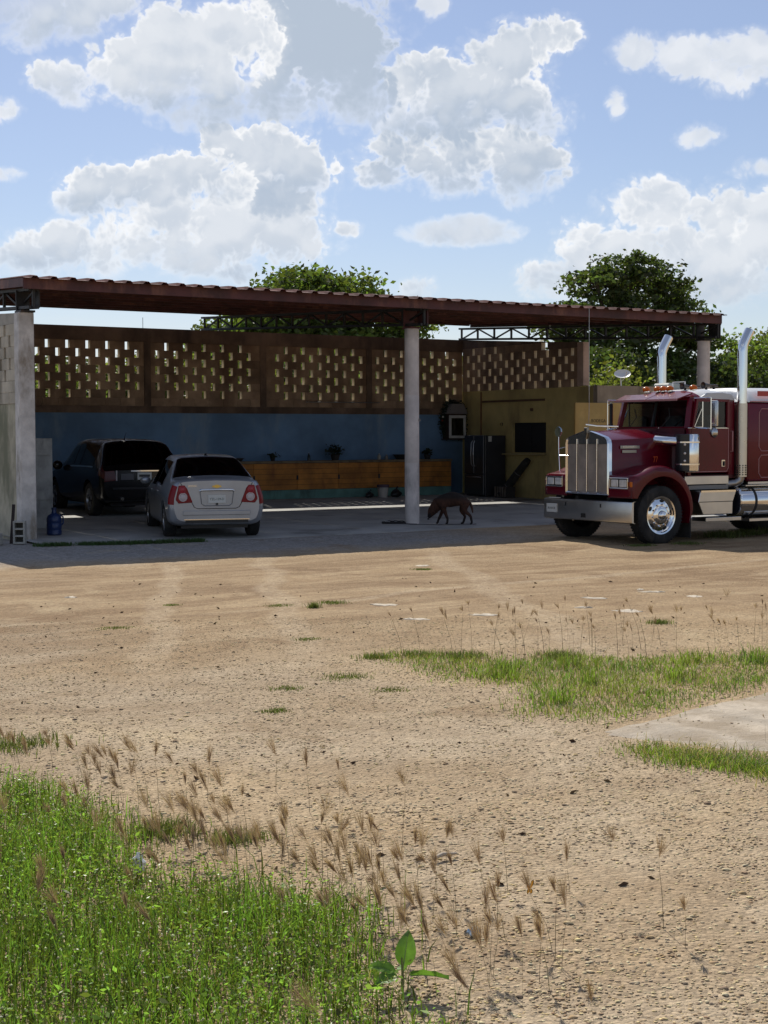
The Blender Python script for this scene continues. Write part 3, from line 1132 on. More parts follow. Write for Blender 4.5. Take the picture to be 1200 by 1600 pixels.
def leaf_cards(pts, size, up=.3, r=None, asp=.55):
    """one diamond leaf per point, random orientation; returns verts, faces"""
    r = r or rng
    n = len(pts)
    a = r.normal(size=(n, 3))
    a[:, 2] *= .6
    a /= np.linalg.norm(a, axis=1)[:, None] + 1e-9
    b = r.normal(size=(n, 3))
    b[:, 2] += up
    b = b - a * (a * b).sum(1)[:, None]
    b /= np.linalg.norm(b, axis=1)[:, None] + 1e-9
    s = (size * (.6 + .8 * r.random(n)))[:, None]
    c = np.cross(a, b)
    v = np.stack([pts - a * s * .5, pts + b * s * .5 * asp + c * s * .06, pts + a * s * .5, pts - b * s * .5 * asp + c * s * .06], 1).reshape(-1, 3)
    f = np.arange(4 * n).reshape(-1, 4)
    return v, f


def build_garland():
    g = thing('garland', 'dark leafy garland with a few bright baubles hung around the small shrine', 'garland', (15.68, YB - .04, 2.05))
    n = 1500
    th = rng.uniform(-.35 * math.pi, 1.35 * math.pi, n)
    rad = .44 + rng.normal(size=n) * .055
    pts = np.stack([rad * np.cos(th) * .92, -.08 + rng.normal(size=n) * .06, rad * np.sin(th) * 1.15 + .1], 1)
    pts = pts[pts[:, 1] < .02]
    v, f = leaf_cards(pts, np.full(len(pts), .075))
    np_mesh('leaves', v, f, mat('garland_leaf', (.016, .03, .014), .6, island=.4), g)
    m = MB()
    m.tube([(.44 * .92 * math.cos(a), -.05, .44 * 1.15 * math.sin(a) + .1) for a in np.linspace(-.35 * math.pi, 1.35 * math.pi, 24)], .012, 6)
    m.build('wire', dark_steel, g)
    for (x, z, c) in ((-.44, .22, (.75, .72, .65)), (-.46, .12, (.25, .05, .02)), (.25, .50, (.2, .12, .03)), (.42, .05, (.15, .03, .03))):
        MB().ball((x, -.17, z), .03).build('bauble', mat('bauble_%d' % int(c[0] * 100), c, .2), g, smooth=60)


build_garland()


def build_clutter():
    z0 = zf(9)
    # things standing on the counter
    pots = [(6.95, .16, .14, 'squat'), (7.45, .12, .20, 'tall'), (12.02, .15, .16, 'squat'), (14.55, .13, .13, 'squat')]
    ct = 1.097
    dkp = mat('dark_pot', (.03, .026, .024), .7, var=.2)
    leafm = mat('dark_leaf', (.018, .032, .014), .6, island=.4, trans=.2)

    def plant(x, y, z, r, h, spread, label, n=160, kind=dkp):
        p = thing('potted_plant', label, 'plant', (x, y, z))
        MB().lathe([(0, r * .72), (h, r), (h, r * .88), (h * .9, r * .85), (h * .88, .001)], (0, 0, 0), 'z', 18).build('pot', kind, p, smooth=50)
        pts = rng.normal(size=(n, 3)) * (spread, spread * .6, spread * .55) + (0, 0, h + spread * .8)
        pts[:, 2] = np.maximum(pts[:, 2], h + .01)
        v, f = leaf_cards(pts, np.full(n, .085))
        np_mesh('leaves', v, f, leafm, p)
        m = MB()
        for k in range(5):
            q = pts[k]
            m.tube([(0, 0, h * .85), (q[0] * .5, q[1] * .5, (h + q[2]) / 2), tuple(q)], .006, 5)
        m.build('stems', mat('stem', (.05, .05, .025), .8), p)
        return p
    plant(11.66, 9.30, ct, .13, .15, .13, 'leafy dark potted plant standing midway along the counter')
    plant(9.80, 9.35, ct, .07, .09, .07, 'small sprig in a pot near the left end of the visible counter', 50)
    plant(14.62, 9.28, ct, .10, .12, .08, 'low potted plant on the counter right of the round column', 80)
    # dark basins and bottles
    def bottle(x, y, h, r, c, label):
        b = thing('bottle', label, 'bottle', (x, y, ct))
        MB().lathe([(0, r), (h * .62, r), (h * .78, r * .4), (h * .95, r * .36)], (0, 0, 0), 'z', 14, caps=True).build('body', mat('bottle_%d' % int(c[0] * 99), c, .25), b, smooth=50)
        MB().lathe([(h * .952, r * .42), (h, r * .42)], (0, 0, 0), 'z', 12, caps=True).build('cap', mat('cap_white', (.5, .5, .5), .5), b)
    bottle(13.02, 9.25, .17, .045, (.42, .38, .30), 'pale squat bottle on the counter just left of the column')
    bottle(13.30, 9.32, .14, .05, (.22, .2, .18), 'grey bottle on the counter beside the pale squat one')
    bottle(10.9, 9.38, .2, .04, (.02, .03, .03), 'lone dark bottle on the counter left of the leafy plant')
    def basin(x, r, h, label):
        b = thing('basin', label, 'basin', (x, 9.28, ct))
        MB().lathe([(0, r * .7), (h, r), (h, r * .93), (.02, r * .64), (.02, .001)], (0, 0, 0), 'z', 24).build('bowl', dkp, b, smooth=50)
        MB().lathe([(h - .012, r * 1.01), (h - .012, r * 1.05), (h + .004, r * 1.05), (h + .004, r * .98)], (0, 0, 0), 'z', 24).build('rim', dkp, b)
    basin(13.85, .30, .13, 'wide dark basin on the counter behind the round column')
    basin(8.7, .2, .08, 'shallow dark basin on the counter behind the silver sedan')
    # tarp on the floor
    bk = thing('bucket', 'pale bucket with a dark rim standing on the floor before the counter', 'bucket', (12.70, 8.55, zf(8.5)))
    MB().lathe([(0, .12), (.27, .15), (.27, .14), (.03, .115), (.03, .001)], (0, 0, 0), 'z', 22).build('body', mat('bucket_white', (.46, .43, .39), .6, stain=((.2, .17, .14), 4, .45, .7)), bk, smooth=50)
    MB().lathe([(.272, .155), (.272, .165), (.34, .165), (.345, .13), (.35, .001)], (0, 0, 0), 'z', 22).build('lid', mat('bucket_lid', (.10, .06, .085), .6), bk)
    MB().tube([(-.16, 0, .24), (-.10, -.12, .30), (.10, -.12, .30), (.16, 0, .24)], .006, 6).build('handle', dark_steel, bk)
    for (x, y, s, lab) in ((13.12, 8.55, 1.0, 'black plastic bag slumped on the floor right of the pale bucket'), (12.32, 8.62, .75, 'small black bag on the floor left of the pale bucket')):
        bg = thing('plastic_bag', lab, 'bag', (x, y, zf(8.5)))
        rows = []
        for i in range(9):
            ph = i / 8
            rr = .19 * s * math.sin(math.pi * min(1, ph * .93 + .07)) ** .6 * (1 - .45 * ph)
            rows.append([((rr + .03 * s * math.sin(5 * a + i)) * math.cos(a), (rr + .02 * s * math.cos(4 * a + i * 2)) * math.sin(a) * .8, ph * .22 * s) for a in np.linspace(0, 2 * math.pi, 19)])
        MB().grid(rows).build('sack', mat('black_plastic', (.015, .015, .016), .35), bg, smooth=60)
        MB().tube([(0, 0, .20 * s), (.02, 0, .25 * s), (.05, .01, .27 * s)], [.025 * s, .015 * s, .03 * s], 8).build('knot', mat('black_plastic'), bg)
    # rolled mat leaning against the ochre wall
    r = thing('rolled_mat', 'dark rolled mat leaning against the ochre wall beside the refrigerator', 'mat', (15.72, 6.72, zf(6.9)))
    MB().tube([(-.22, .32, .06), (.10, -.32, .92), (.14, -.42, 1.03)], [.12, .105, .085], 16).build('roll', mat('dark_mat', (.03, .028, .022), .9, var=.3, vscale=6, bump=.6), r, smooth=60)
    for q in (.3, .7):
        p = Vector((-.22, .32, .06)).lerp(Vector((.10, -.32, .92)), q)
        d = Vector((.32, -.64, .86)).normalized() * .012
        MB().tube([p - d, p + d], .122 - q * .012, 16).build('strap', mat('strap_grey', (.12, .11, .10), .8), r)
    cr = thing('crate', 'low slatted crate on the floor at the foot of the rolled mat', 'crate', (15.42, 6.98, zf(6.9)))
    for k in range(5):
        MB().box(-.01, k * .11 - .26, .03, .012, k * .11 - .20, .30).build('slat', mat('weathered_slat', (.17, .14, .11), .85, var=.2), cr)
    m = MB()
    m.box(.014, -.28, .0, .30, .26, .03)
    m.box(.28, -.28, .032, .30, .26, .30)
    m.box(.014, -.28, .032, .279, -.262, .30)
    m.box(.014, .242, .032, .279, .26, .30)
    m.build('shell', mat('crate_dark', (.04, .035, .03), .9), cr)
    # items at the round column
    cl = thing('folded_cloth', 'flat dark cloth lying on the floor left of the round column', 'cloth', (7.66, .10, zf(.1)), -.5)
    rows = [[(-.24 + .48 * i / 10, -.10 + .2 * k / 5, .035 + .018 * math.sin(i * 1.7 + k) * math.sin(k * 1.1 + 1)) for i in range(11)] for k in range(6)]
    m = MB().grid(rows)
    m.grid([[(x * 1.02, y * 1.02, 0) for x, y, z in rows[0]], rows[0]])
    m.grid([rows[-1], [(x * 1.02, y * 1.02, 0) for x, y, z in rows[-1]]])
    m.grid([[(r_[0][0], r_[0][1], 0) for r_ in rows], [r_[0] for r_ in rows]])
    m.grid([[r_[-1] for r_ in rows], [(r_[-1][0], r_[-1][1], 0) for r_ in rows]])
    m.build('fold', mat('dark_cloth', (.025, .022, .022), .95, bump=.4), cl, smooth=50)
    MB().grid([[(x * .7 + .05, y * .7, z + .02) for x, y, z in q] for q in rows]).build('fold', mat('dark_cloth'), cl, smooth=50)
    pts = [(7.95, -.32), (7.75, -.12), (7.80, -.36), (8.02, -.55), (8.35, -.70), (8.7, -.78), (9.0, -.9)]
    o = MB().tube([(x, y, zf(y) + .012) for x, y in pts], .007, 6).build('cable', mat('grey_rubber', (.07, .07, .075), .7))
    tag(o, 'dark cable snaking over the concrete floor at the foot of the round column', 'cable')
    wire = MB().tube([(12.15, -.62, 4.47), (12.14, -.64, 3.4), (12.16, -.62, 2.3), (12.15, -.61, 1.6), (12.2, -.55, 1.2)], .006, 5).build('hanging_wire', mat('galvanised'))
    tag(wire, 'thin pale wire hanging from the front edge of the roof near the truck', 'wire')
    # left corner: panel, water jug, concrete blocks, iron bar
    pn = thing('leaning_board', 'tall grey weathered board standing upright just inside the left column', 'board', (1.05, 2.2, zf(2.1)), R(-8))
    MB().box(-.20, 0, 0, .19, .035, 1.72).build('sheet', mat('grey_board', (.36, .36, .345), .85, var=.16, vscale=3, bump=.25, stain=((.18, .18, .18), 3, .5, .7)), pn, bevel=.004)
    MB().box(-.17, -.022, .55, .16, -.002, .60).build('batten', mat('grey_board'), pn)
    MB().box(-.17, -.022, 1.40, .16, -.002, 1.45).build('batten', mat('grey_board'), pn)
    j = thing('water_jug', 'translucent blue water jug standing on the floor beside the left column', 'jug', (.66, .52, zf(.5)))
    jm = mat('blue_plastic', (.014, .035, .12), .3, trans=.15)
    MB().lathe([(0, .11), (.02, .135), (.09, .135), (.10, .128), (.12, .135), (.21, .135), (.22, .128), (.24, .135), (.31, .135), (.36, .11), (.40, .045), (.46, .04)], (0, 0, 0), 'z', 28, caps=True).build('body', jm, j, smooth=35)
    MB().lathe([(.455, .043), (.50, .043)], (0, 0, 0), 'z', 16, caps=True).build('cap', mat('dark_blue_cap', (.01, .02, .07), .5), j)
    MB().tube([(.10, -.03, .36), (.15, -.05, .33), (.155, -.05, .22), (.12, -.04, .18)], .014, 8).build('handle', jm, j)
    cb = mat('cement_block', (.40, .385, .345), .95, var=.1, vscale=6, bump=.5)

    def cinder(x, y, rz, label, lay=False):
        c = thing('concrete_block', label, 'block', (x, y, float(gz(x, y)) + .01), rz)
        # three open cells, standing on its short end
        if not lay:
            m = MB()
            w, h, d = .20, .39, .19
            t_ = .03
            m.box(-w / 2, -d / 2, 0, -w / 2 + t_, d / 2, h)
            m.box(w / 2 - t_, -d / 2, 0, w / 2, d / 2, h)
            for k in range(4):
                z = k * (h - t_) / 3
                m.box(-w / 2 + t_ - .001, -d / 2 + .001, z + (.0005 if k == 0 else 0), w / 2 - t_ + .001, d / 2 - .001, z + t_)
            m.build('block_shell', cb, c, bevel=.004)
            m = MB()
            m.box(-w / 2 + t_, d / 2 - .02, t_, w / 2 - t_, d / 2 - .005, h - t_)
            m.build('cell_back', mat('cell_dark', (.12, .115, .10), .95), c)
        else:
            MB().box(-.20, -.10, 0, .20, .10, .19).build('block_shell', cb, c, bevel=.008)
            MB().box(-.16, -.06, .1905, .16, .06, .193).build('mortar', mat('mortar', (.3, .285, .25), .95, bump=.5), c)
        return c
    cinder(-.36, -.62, R(-28), 'hollow concrete block standing on end against the left column')
    cinder(-.86, -.55, R(-32), 'solid concrete block lying flat at the left edge by the end wall', True)
    ib = MB().bar((-.44, -.40, -.10), (-.31, -.17, .57), .05, .035).build('iron_bar', mat('rusty_dark', (.035, .02, .016), .8, var=.3))
    tag(ib, 'short dark iron bar leaning on the left column above the hollow block', 'bar')


build_clutter()

# ---------------------------------------------------------------- cars
rubber = mat('tyre_rubber', (.018, .018, .018), .85, var=.3, vscale=4, bump=.2, stain=((.075, .062, .048), 3, .5, .75))
chrome = mat('chrome', (.82, .82, .82), .09, metal=1.0)
alu = mat('wheel_alloy', (.42, .42, .43), .35, metal=.9)
dark_pl = mat('dark_plastic', (.02, .02, .021), .6)
tint = glass_mat('tinted_glass', (.30, .32, .33), .30)
cabglass = glass_mat('clear_glass', (.80, .88, .88), .8)
plate_m = mat('plate_white', (.62, .62, .58), .5)


def crom(P, u):
    n = len(P)
    i = min(int(u), n - 2)
    f = u - i
    p0, p1, p2, p3 = P[max(i - 1, 0)], P[i], P[i + 1], P[min(i + 2, n - 1)]
    return .5 * ((2 * p1) + (p2 - p0) * f + (2 * p0 - 5 * p1 + 4 * p2 - p3) * f * f + (3 * p1 - p0 - 3 * p2 + p3) * f ** 3)


class Loft:
    """car shell: sections along x, each a half ring of 8 points from bottom centre to top centre"""
    def __init__(self, secs, tight=.55):
        self.A = np.array([[(x, y, z) for (y, z) in ring] for x, ring in secs])
        self.tight = tight

    def p(self, s, t, side=1):
        A = self.A
        lin = lambda P, u: P[min(int(u), len(P) - 2)] * (1 - (u - min(int(u), len(P) - 2))) + P[min(int(u), len(P) - 2) + 1] * (u - min(int(u), len(P) - 2))
        col_s = np.array([crom(A[:, k], s) * self.tight + lin(A[:, k], s) * (1 - self.tight) for k in range(A.shape[1])])
        q = crom(col_s, t) * self.tight + lin(col_s, t) * (1 - self.tight)
        return np.array([q[0], q[1] * side, q[2]])

    def nrm(self, s, t, side):
        e = .03
        S, T = self.A.shape[0] - 1, self.A.shape[1] - 1
        a = self.p(min(s + e, S), t, side) - self.p(max(s - e, 0), t, side)
        b = self.p(s, min(t + e, T), side) - self.p(s, max(t - e, 0), side)
        n = np.cross(a, b)
        n /= np.linalg.norm(n) + 1e-9
        c = self.p(s, t, side) - np.array([self.A[int(round(s)), 0, 0], 0, .75])
        return n if np.dot(n, c) > 0 else -n

    def shell(self, ns=5, nt=4):
        S, T = self.A.shape[0] - 1, self.A.shape[1] - 1
        m = MB()
        ts = np.linspace(0, T, T * nt + 1)
        rows = []
        for s in np.linspace(0, S, S * ns + 1):
            left = [self.p(s, t, 1) for t in ts]
            right = [self.p(s, t, -1) for t in ts[1:-1]][::-1]
            rows.append(left + right + [left[0]])
        rows = [[tuple(v) for v in r] for r in rows]
        n = len(ts)
        k = len(rows[0]) - 1
        vs = [v for r in rows for v in r[:-1]]
        fs = []
        for i in range(len(rows) - 1):
            for j in range(k):
                a, b = i * k + j, i * k + (j + 1) % k
                fs.append((a, b, b + k, a + k))
        for i, fl in ((0, True), (len(rows) - 1, False)):
            L_ = list(range(n))
            Rr = [0] + [2 * n - 2 - q for q in range(1, n - 1)] + [n - 1]
            for q in range(n - 1):
                f = []
                for w in (L_[q], L_[q + 1], Rr[q + 1], Rr[q]):
                    if i * k + w not in f:
                        f.append(i * k + w)
                fs.append(tuple(f))
        return m.add(vs, fs)

    def patch(self, s0, s1, t0, t1, side, off=.004, n=8, k=6, skew=0.0):
        rows = []
        for i in range(n + 1):
            rr = []
            for j in range(k + 1):
                t = t0 + (t1 - t0) * j / k
                s = s0 + (s1 - s0) * i / n + skew * (j / k)
                rr.append(tuple(self.p(s, t, side) + self.nrm(s, t, side) * off))
            rows.append(rr)
        return MB().grid(rows)

    def across(self, s0, s1, tfun, off=.004, n=8, k=12):
        """patch that spans both sides over the top centre; tfun(q) gives its outer limit"""
        T = self.A.shape[1] - 1
        rows = []
        for i in range(n + 1):
            q = i / n
            s = s0 + (s1 - s0) * q
            rr = []
            for j in range(k + 1):
                w = -1 + 2 * j / k
                t = T - abs(w) * (T - tfun(q))
                sd_ = 1 if w >= 0 else -1
                rr.append(tuple(self.p(s, t, sd_) + self.nrm(s, min(t, T - .05), sd_) * off))
            rows.append(rr)
        return MB().grid(rows)


def cut(o, cutters):
    for me in cutters:
        c = bpy.data.objects.new('cutter', me)
        COL.objects.link(c)
        md = o.modifiers.new('cut', 'BOOLEAN')
        md.operation = 'DIFFERENCE'
        md.solver = 'EXACT'
        c.parent = o.parent
        md.object = c
        dg = bpy.context.evaluated_depsgraph_get()
        me2 = bpy.data.meshes.new_from_object(o.evaluated_get(dg))
        o.modifiers.clear()
        o.data = me2
        bpy.data.objects.remove(c)


def wheel(parent, x, y, r, w, out, rim_r, spokes=5, rim_mat=None):
    """hub (the part) with tyre and rim as sub-parts; out is the outward side (+1 or -1 in y)"""
    hb = MB().lathe([(-w * .3 * out, .07), (w * .42 * out, .07), (w * .46 * out, .03), (w * .46 * out, .001)], (x, y, r), 'y', 14).build('wheel', dark_pl, parent, smooth=40)
    p = [(-w / 2, rim_r), (-w / 2, r * .90), (-w * .40, r * .975), (-w * .3, r), (w * .3, r), (w * .40, r * .975), (w / 2, r * .90), (w / 2 + .004, rim_r + .02), (w / 2 - .01, rim_r)]
    m = MB().lathe([(a * out, q) for a, q in p], (x, y, r), 'y', 40)
    m.build('tyre', rubber, hb, smooth=50)
    m = MB()
    m.lathe([(a * out, q) for a, q in ((-w * .45, rim_r * .96), (w * .30, rim_r * .92), (w * .42, rim_r * .99), (w * .46, rim_r + .004), (w * .44, rim_r * .93), (w * .28, rim_r * .88))], (x, y, r), 'y', 36)
    for k in range(spokes):
        a = 2 * math.pi * k / spokes + .3
        d = Vector((math.cos(a), 0, math.sin(a)))
        c = Vector((x, y + out * w * .36, r))
        m.bar(c + d * .05, c + d * rim_r * .93, .075, .03, up=(0, 1, 0))
    m.build('rim', rim_mat or alu, hb, smooth=40)
    # dark brake drum behind the spokes
    MB().lathe([(w * .10 * out, rim_r * .9), (w * .10 * out, .001)], (x, y, r), 'y', 24).build('brake_disc', dark_pl, hb)
    return hb


def build_sedan():
    hdg = R(17)
    rx, ry = 2.93, -1.50
    g = float(zf(ry)) - .005
    car = thing('sedan', 'small silver grey sedan with its tail towards the yard, parked under the roof', 'car', (rx, ry, g), R(90) - hdg)
    paint = mat('silver_paint', (.36, .38, .415), .32, metal=.55, coat=.6, var=.05, vscale=1.2)
    dust = mat('black_trim', (.012, .012, .013), .4)
    secs = [
        (0.00, [(0, .31), (.56, .31), (.70, .36), (.755, .52), (.75, .72), (.66, .985), (.42, 1.02), (0, 1.03)]),
        (0.10, [(0, .25), (.64, .25), (.80, .32), (.845, .52), (.84, .74), (.735, 1.015), (.47, 1.06), (0, 1.07)]),
        (0.48, [(0, .21), (.68, .21), (.83, .30), (.868, .54), (.862, .78), (.745, 1.03), (.52, 1.075), (0, 1.095)]),
        (1.14, [(0, .19), (.70, .19), (.84, .28), (.868, .55), (.862, .84), (.575, 1.375), (.36, 1.425), (0, 1.44)]),
        (1.90, [(0, .19), (.70, .19), (.84, .28), (.868, .55), (.865, .84), (.585, 1.42), (.38, 1.475), (0, 1.49)]),
        (2.55, [(0, .19), (.70, .19), (.84, .28), (.868, .55), (.862, .84), (.58, 1.39), (.38, 1.44), (0, 1.455)]),
        (3.28, [(0, .19), (.70, .20), (.84, .29), (.865, .55), (.85, .82), (.69, .99), (.46, 1.03), (0, 1.05)]),
        (4.05, [(0, .22), (.66, .22), (.80, .32), (.83, .52), (.78, .72), (.62, .84), (.40, .87), (0, .89)]),
        (4.36, [(0, .28), (.45, .28), (.58, .34), (.62, .48), (.58, .60), (.46, .66), (.30, .68), (0, .69)]),
    ]
    L = Loft(secs)
    body = L.shell().build('body', paint, car, smooth=38)
    wr = .315
    cyl = [MB().lathe([(-.5, .001), (-.5, wr + .055), (.26, wr + .055), (.26, .001)], (wx, yy, wr), 'y', 28).mesh('arch', dark_pl) for wx in (.74, 3.27) for yy in (-1.02 + .12, 1.02 + .12)]
    fix = []
    for wx in (.74, 3.27):
        for s in (-1, 1):
            a, b = (.60, 1.2) if s > 0 else (-1.2, -.60)
            fix.append(MB().lathe([(a, .001), (a, wr + .05), (b, wr + .05), (b, .001)], (wx, 0, wr), 'y', 28).mesh('arch', dark_pl))
    for me in cyl:
        bpy.data.meshes.remove(me)
    cut(body, fix)
    for wx in (.74, 3.27):
        for s in (-1, 1):
            wheel(car, wx, s * .755, wr, .20, s, .20)
    MB().box(.30, -.60, .17, 3.9, .60, .28).build('underbody', dust, car)
    # glass
    L.across(2.06, 2.97, lambda q: 5.12 - .02 * q, .005).build('rear_window', tint, car, smooth=60)
    L.across(5.06, 5.95, lambda q: 5.1, .005).build('windscreen', tint, car, smooth=60)
    for s in (1, -1):
        L.patch(3.04, 3.98, 4.14, 4.90, s, .005, skew=.10).build('side_window', tint, car, smooth=60)
        L.patch(4.08, 5.20, 4.14, 4.90, s, .005, skew=.05).build('side_window', tint, car, smooth=60)
        d = L.patch(3.99, 4.03, 3.2, 4.92, s, .006, n=1).build('door_seam', dust, car)
    # tail: boot lid seam, chrome bar, plate, badges
    x = -.004
    m = MB()
    seam = [(-.64, .99), (-.60, .92), (-.40, .56), (-.34, .535), (.34, .535), (.40, .56), (.60, .92), (.64, .99)]
    m.tube([(x, a, b) for a, b in seam], .006, 5)
    m.build('boot_seam', dust, car)
    # raised lower bumper line and dark diffuser
    MB().box(-.022, -.60, .42, -.002, .60, .50).build('bumper_crease', paint, car, bevel=.008)
    MB().box(-.012, -.56, .285, .02, .56, .335).build('valance', dust, car)
    MB().box(-.018, -.58, .336, -.002, .58, .352).build('valance_trim', chrome, car)
    MB().tube([(-.014, -.30, .845), (-.03, -.28, .862), (-.034, 0, .868), (-.03, .28, .862), (-.014, .30, .845)], .020, 10).build('chrome_bar', chrome, car, smooth=60)
    m = MB()
    m.tube([(x, -.30, .845), (x, -.27, .62), (x, -.22, .585), (x, .22, .585), (x, .27, .62), (x, .30, .845)], .008, 6)
    m.build('plate_recess', mat('silver_shadow', (.2, .2, .21), .4, metal=.4), car)
    pl = MB().box(-.014, -.155, .635, -.003, .155, .775).build('licence_plate', plate_m, car)
    text('plate_text', 'YZL-139-D', .062, mat('plate_green', (.03, .07, .05), .6), pl, (-.0155, 0, .70), (R(90), 0, R(-90)), .0005, sx=.9)
    MB().lathe([(-.022, .022), (-.022, .001)], (0, 0.0, .615), 'x', 10).build('plate_lamp', dust, car)
    gold = mat('gold_emblem', (.62, .42, .10), .3, metal=.8)
    MB().prism([(-.085, .912), (-.038, .912), (-.030, .898), (.030, .898), (.038, .912), (.085, .912), (.072, .942), (.038, .942), (.030, .956), (-.030, .956), (-.038, .942), (-.072, .942)], 'x', -.016, -.002).build('bowtie_emblem', gold, car)
    text('badge', 'SONIC', .052, chrome, car, (-.010, .43, .935), (R(90), 0, R(-90)), .003)
    red = mat('lamp_red', (.22, .004, .008), .3, spec=.3)
    redc = mat('lamp_ring', (.38, .03, .045), .25, spec=.4)
    whl = mat('lamp_white', (.55, .46, .45), .25)
    for s in (1, -1):
        poly = [(.675 * s, .945), (.57 * s, .950), (.525 * s, .89), (.455 * s, .71), (.43 * s, .645), (.68 * s, .63), (.73 * s, .70)]
        tl = MB().prism(poly, 'x', -.016, .03).build('tail_lamp', red, car, bevel=.008)
        L.patch(0.0, 1.0, 3.45, 4.75, s, .006, n=6).build('lamp_wrap', red, tl, smooth=60)
        for (yy, zz, r0, mm) in ((.61, .87, .066, redc), (.60, .74, .078, whl)):
            MB().lathe([(-.018, r0), (-.026, r0 * .92), (-.026, r0 * .78), (-.020, r0 * .72)], (0, s * yy, zz), 'x', 24).build('lamp_ring', mm, tl, smooth=40)
            MB().lathe([(-.020, r0 * .70), (-.026, r0 * .4), (-.028, .001)], (0, s * yy, zz), 'x', 24).build('lamp_lens', mm if mm is whl else redc, tl, smooth=40)
        mr = MB().ball((2.62, s * .97, .98), .10, 12, 8, (.55, 1, .72)).build('mirror', paint, car, smooth=60)
        for dx in (1.55, 2.55):
            MB().box(dx - .1, s * .872 - .012, .80, dx + .1, s * .872 + .012, .825).build('door_handle', paint, car, bevel=.006)
    MB().tube([(1.35, 0, 1.45), (1.28, 0, 1.49), (1.22, 0, 1.50)], [.03, .014, .006], 8).build('aerial', dust, car)
    # seats seen dimly through the glass
    for sy in (-.36, .36):
        MB().box(1.9, sy - .22, .5, 2.05, sy + .22, 1.15).build('seat', dust, car, bevel=.04)
    return car


build_sedan()


def build_suv():
    hdg = R(5)
    rx, ry = 4.00, 4.22
    g = float(zf(ry))
    car = thing('sport_utility_vehicle', 'black sport utility vehicle parked deep in the shade beside the silver sedan', 'car', (rx, ry, g), R(90) - hdg)
    paint = mat('black_paint', (.006, .006, .007), .25, coat=.35, var=.1, spec=.35)
    dust = mat('black_trim')
    secs = [
        (0.00, [(0, .42), (.70, .42), (.84, .50), (.88, .70), (.87, .86), (.80, .98), (.5, 1.0), (0, 1.01)]),
        (0.12, [(0, .34), (.76, .34), (.91, .46), (.95, .72), (.94, .96), (.84, 1.06), (.52, 1.10), (0, 1.12)]),
        (0.62, [(0, .29), (.78, .29), (.92, .42), (.965, .70), (.955, 1.02), (.70, 1.54), (.45, 1.61), (0, 1.63)]),
        (1.70, [(0, .27), (.78, .27), (.92, .40), (.965, .70), (.955, 1.02), (.715, 1.60), (.46, 1.665), (0, 1.68)]),
        (2.60, [(0, .27), (.78, .27), (.92, .40), (.965, .70), (.955, 1.01), (.70, 1.56), (.45, 1.63), (0, 1.645)]),
        (3.42, [(0, .27), (.78, .27), (.92, .40), (.96, .70), (.945, .98), (.80, 1.08), (.5, 1.11), (0, 1.13)]),
        (4.30, [(0, .30), (.74, .30), (.88, .42), (.91, .68), (.86, .88), (.70, .97), (.45, .99), (0, 1.0)]),
        (4.66, [(0, .38), (.55, .38), (.66, .46), (.70, .62), (.66, .74), (.52, .80), (.34, .82), (0, .83)]),
    ]
    L = Loft(secs)
    body = L.shell().build('body', paint, car, smooth=38)
    wr = .37
    cut(body, [MB().lathe([(a, .001), (a, wr + .06), (b, wr + .06), (b, .001)], (wx, 0, wr), 'y', 28).mesh('arch', dark_pl) for wx in (.94, 3.76) for a, b in ((.66, 1.3), (-1.3, -.66))])
    for wx in (.94, 3.76):
        for s in (-1, 1):
            wheel(car, wx, s * .83, wr, .235, s, .235, 5)
    MB().box(.3, -.65, .24, 4.2, .65, .36).build('underbody', dust, car)
    L.across(1.06, 1.93, lambda q: 5.1, .005).build('rear_window', tint, car, smooth=60)
    L.across(4.08, 4.95, lambda q: 5.08, .005).build('windscreen', tint, car, smooth=60)
    for s in (1, -1):
        L.patch(2.06, 2.90, 4.16, 4.92, s, .005, skew=.04).build('side_window', tint, car, smooth=60)
        L.patch(2.96, 3.42, 4.16, 4.92, s, .005).build('side_window', tint, car, smooth=60)
        L.patch(3.48, 4.36, 4.16, 4.92, s, .005, skew=.04).build('side_window', cabglass, car, smooth=60)
        L.patch(2.0, 4.5, 4.07, 4.13, s, .008, n=12, k=1).build('sill_trim', chrome, car, smooth=60)
        tl = MB().prism([(.87 * s, .985), (.66 * s, 1.0), (.60 * s, .79), (.88 * s, .76)], 'x', -.014, .05).build('tail_lamp', mat('lamp_dark_red', (.10, .02, .02), .2, coat=1.0), car, bevel=.006)
        L.patch(0.0, 1.2, 3.7, 4.8, s, .008, n=6).build('lamp_wrap', mat('lamp_dark_red'), tl, smooth=60)
        MB().box(-.02, s * .615 - .014, .785, -.012, s * .615 + .014, 1.0).build('lamp_strip', mat('lamp_clear', (.5, .45, .44), .25), tl)
        MB().ball((3.02, s * 1.06, 1.08), .13, 12, 8, (.55, .9, .8)).build('mirror', paint, car, smooth=60)
        MB().lathe([(0, .035), (-.05, .035)], (0, s * .5, .40), 'x', 14, caps=True).build('exhaust_tip', chrome, car)
    pl = MB().box(-.012, -.155, .80, -.001, .155, .955).build('licence_plate', plate_m, car)
    MB().box(-.0145, -.12, .86, -.0125, .12, .91).build('plate_frame', mat('plate_dark', (.06, .06, .06), .6), pl)
    MB().box(-.013, .24, .80, -.002, .52, .93).build('badge_panel', mat('grey_badge', (.10, .10, .11), .3, metal=.5), car)
    MB().box(-.02, -.32, .975, -.002, .30, 1.0).build('chrome_strip', chrome, car)
    MB().box(-.03, -.70, .60, -.002, .70, .64).build('bumper_step', dust, car)
    MB().tube([(.75, .2, 1.62), (.70, .2, 1.72), (.6, .2, 1.80)], [.012, .006, .004], 6).build('aerial', dust, car)
    return car


build_suv()

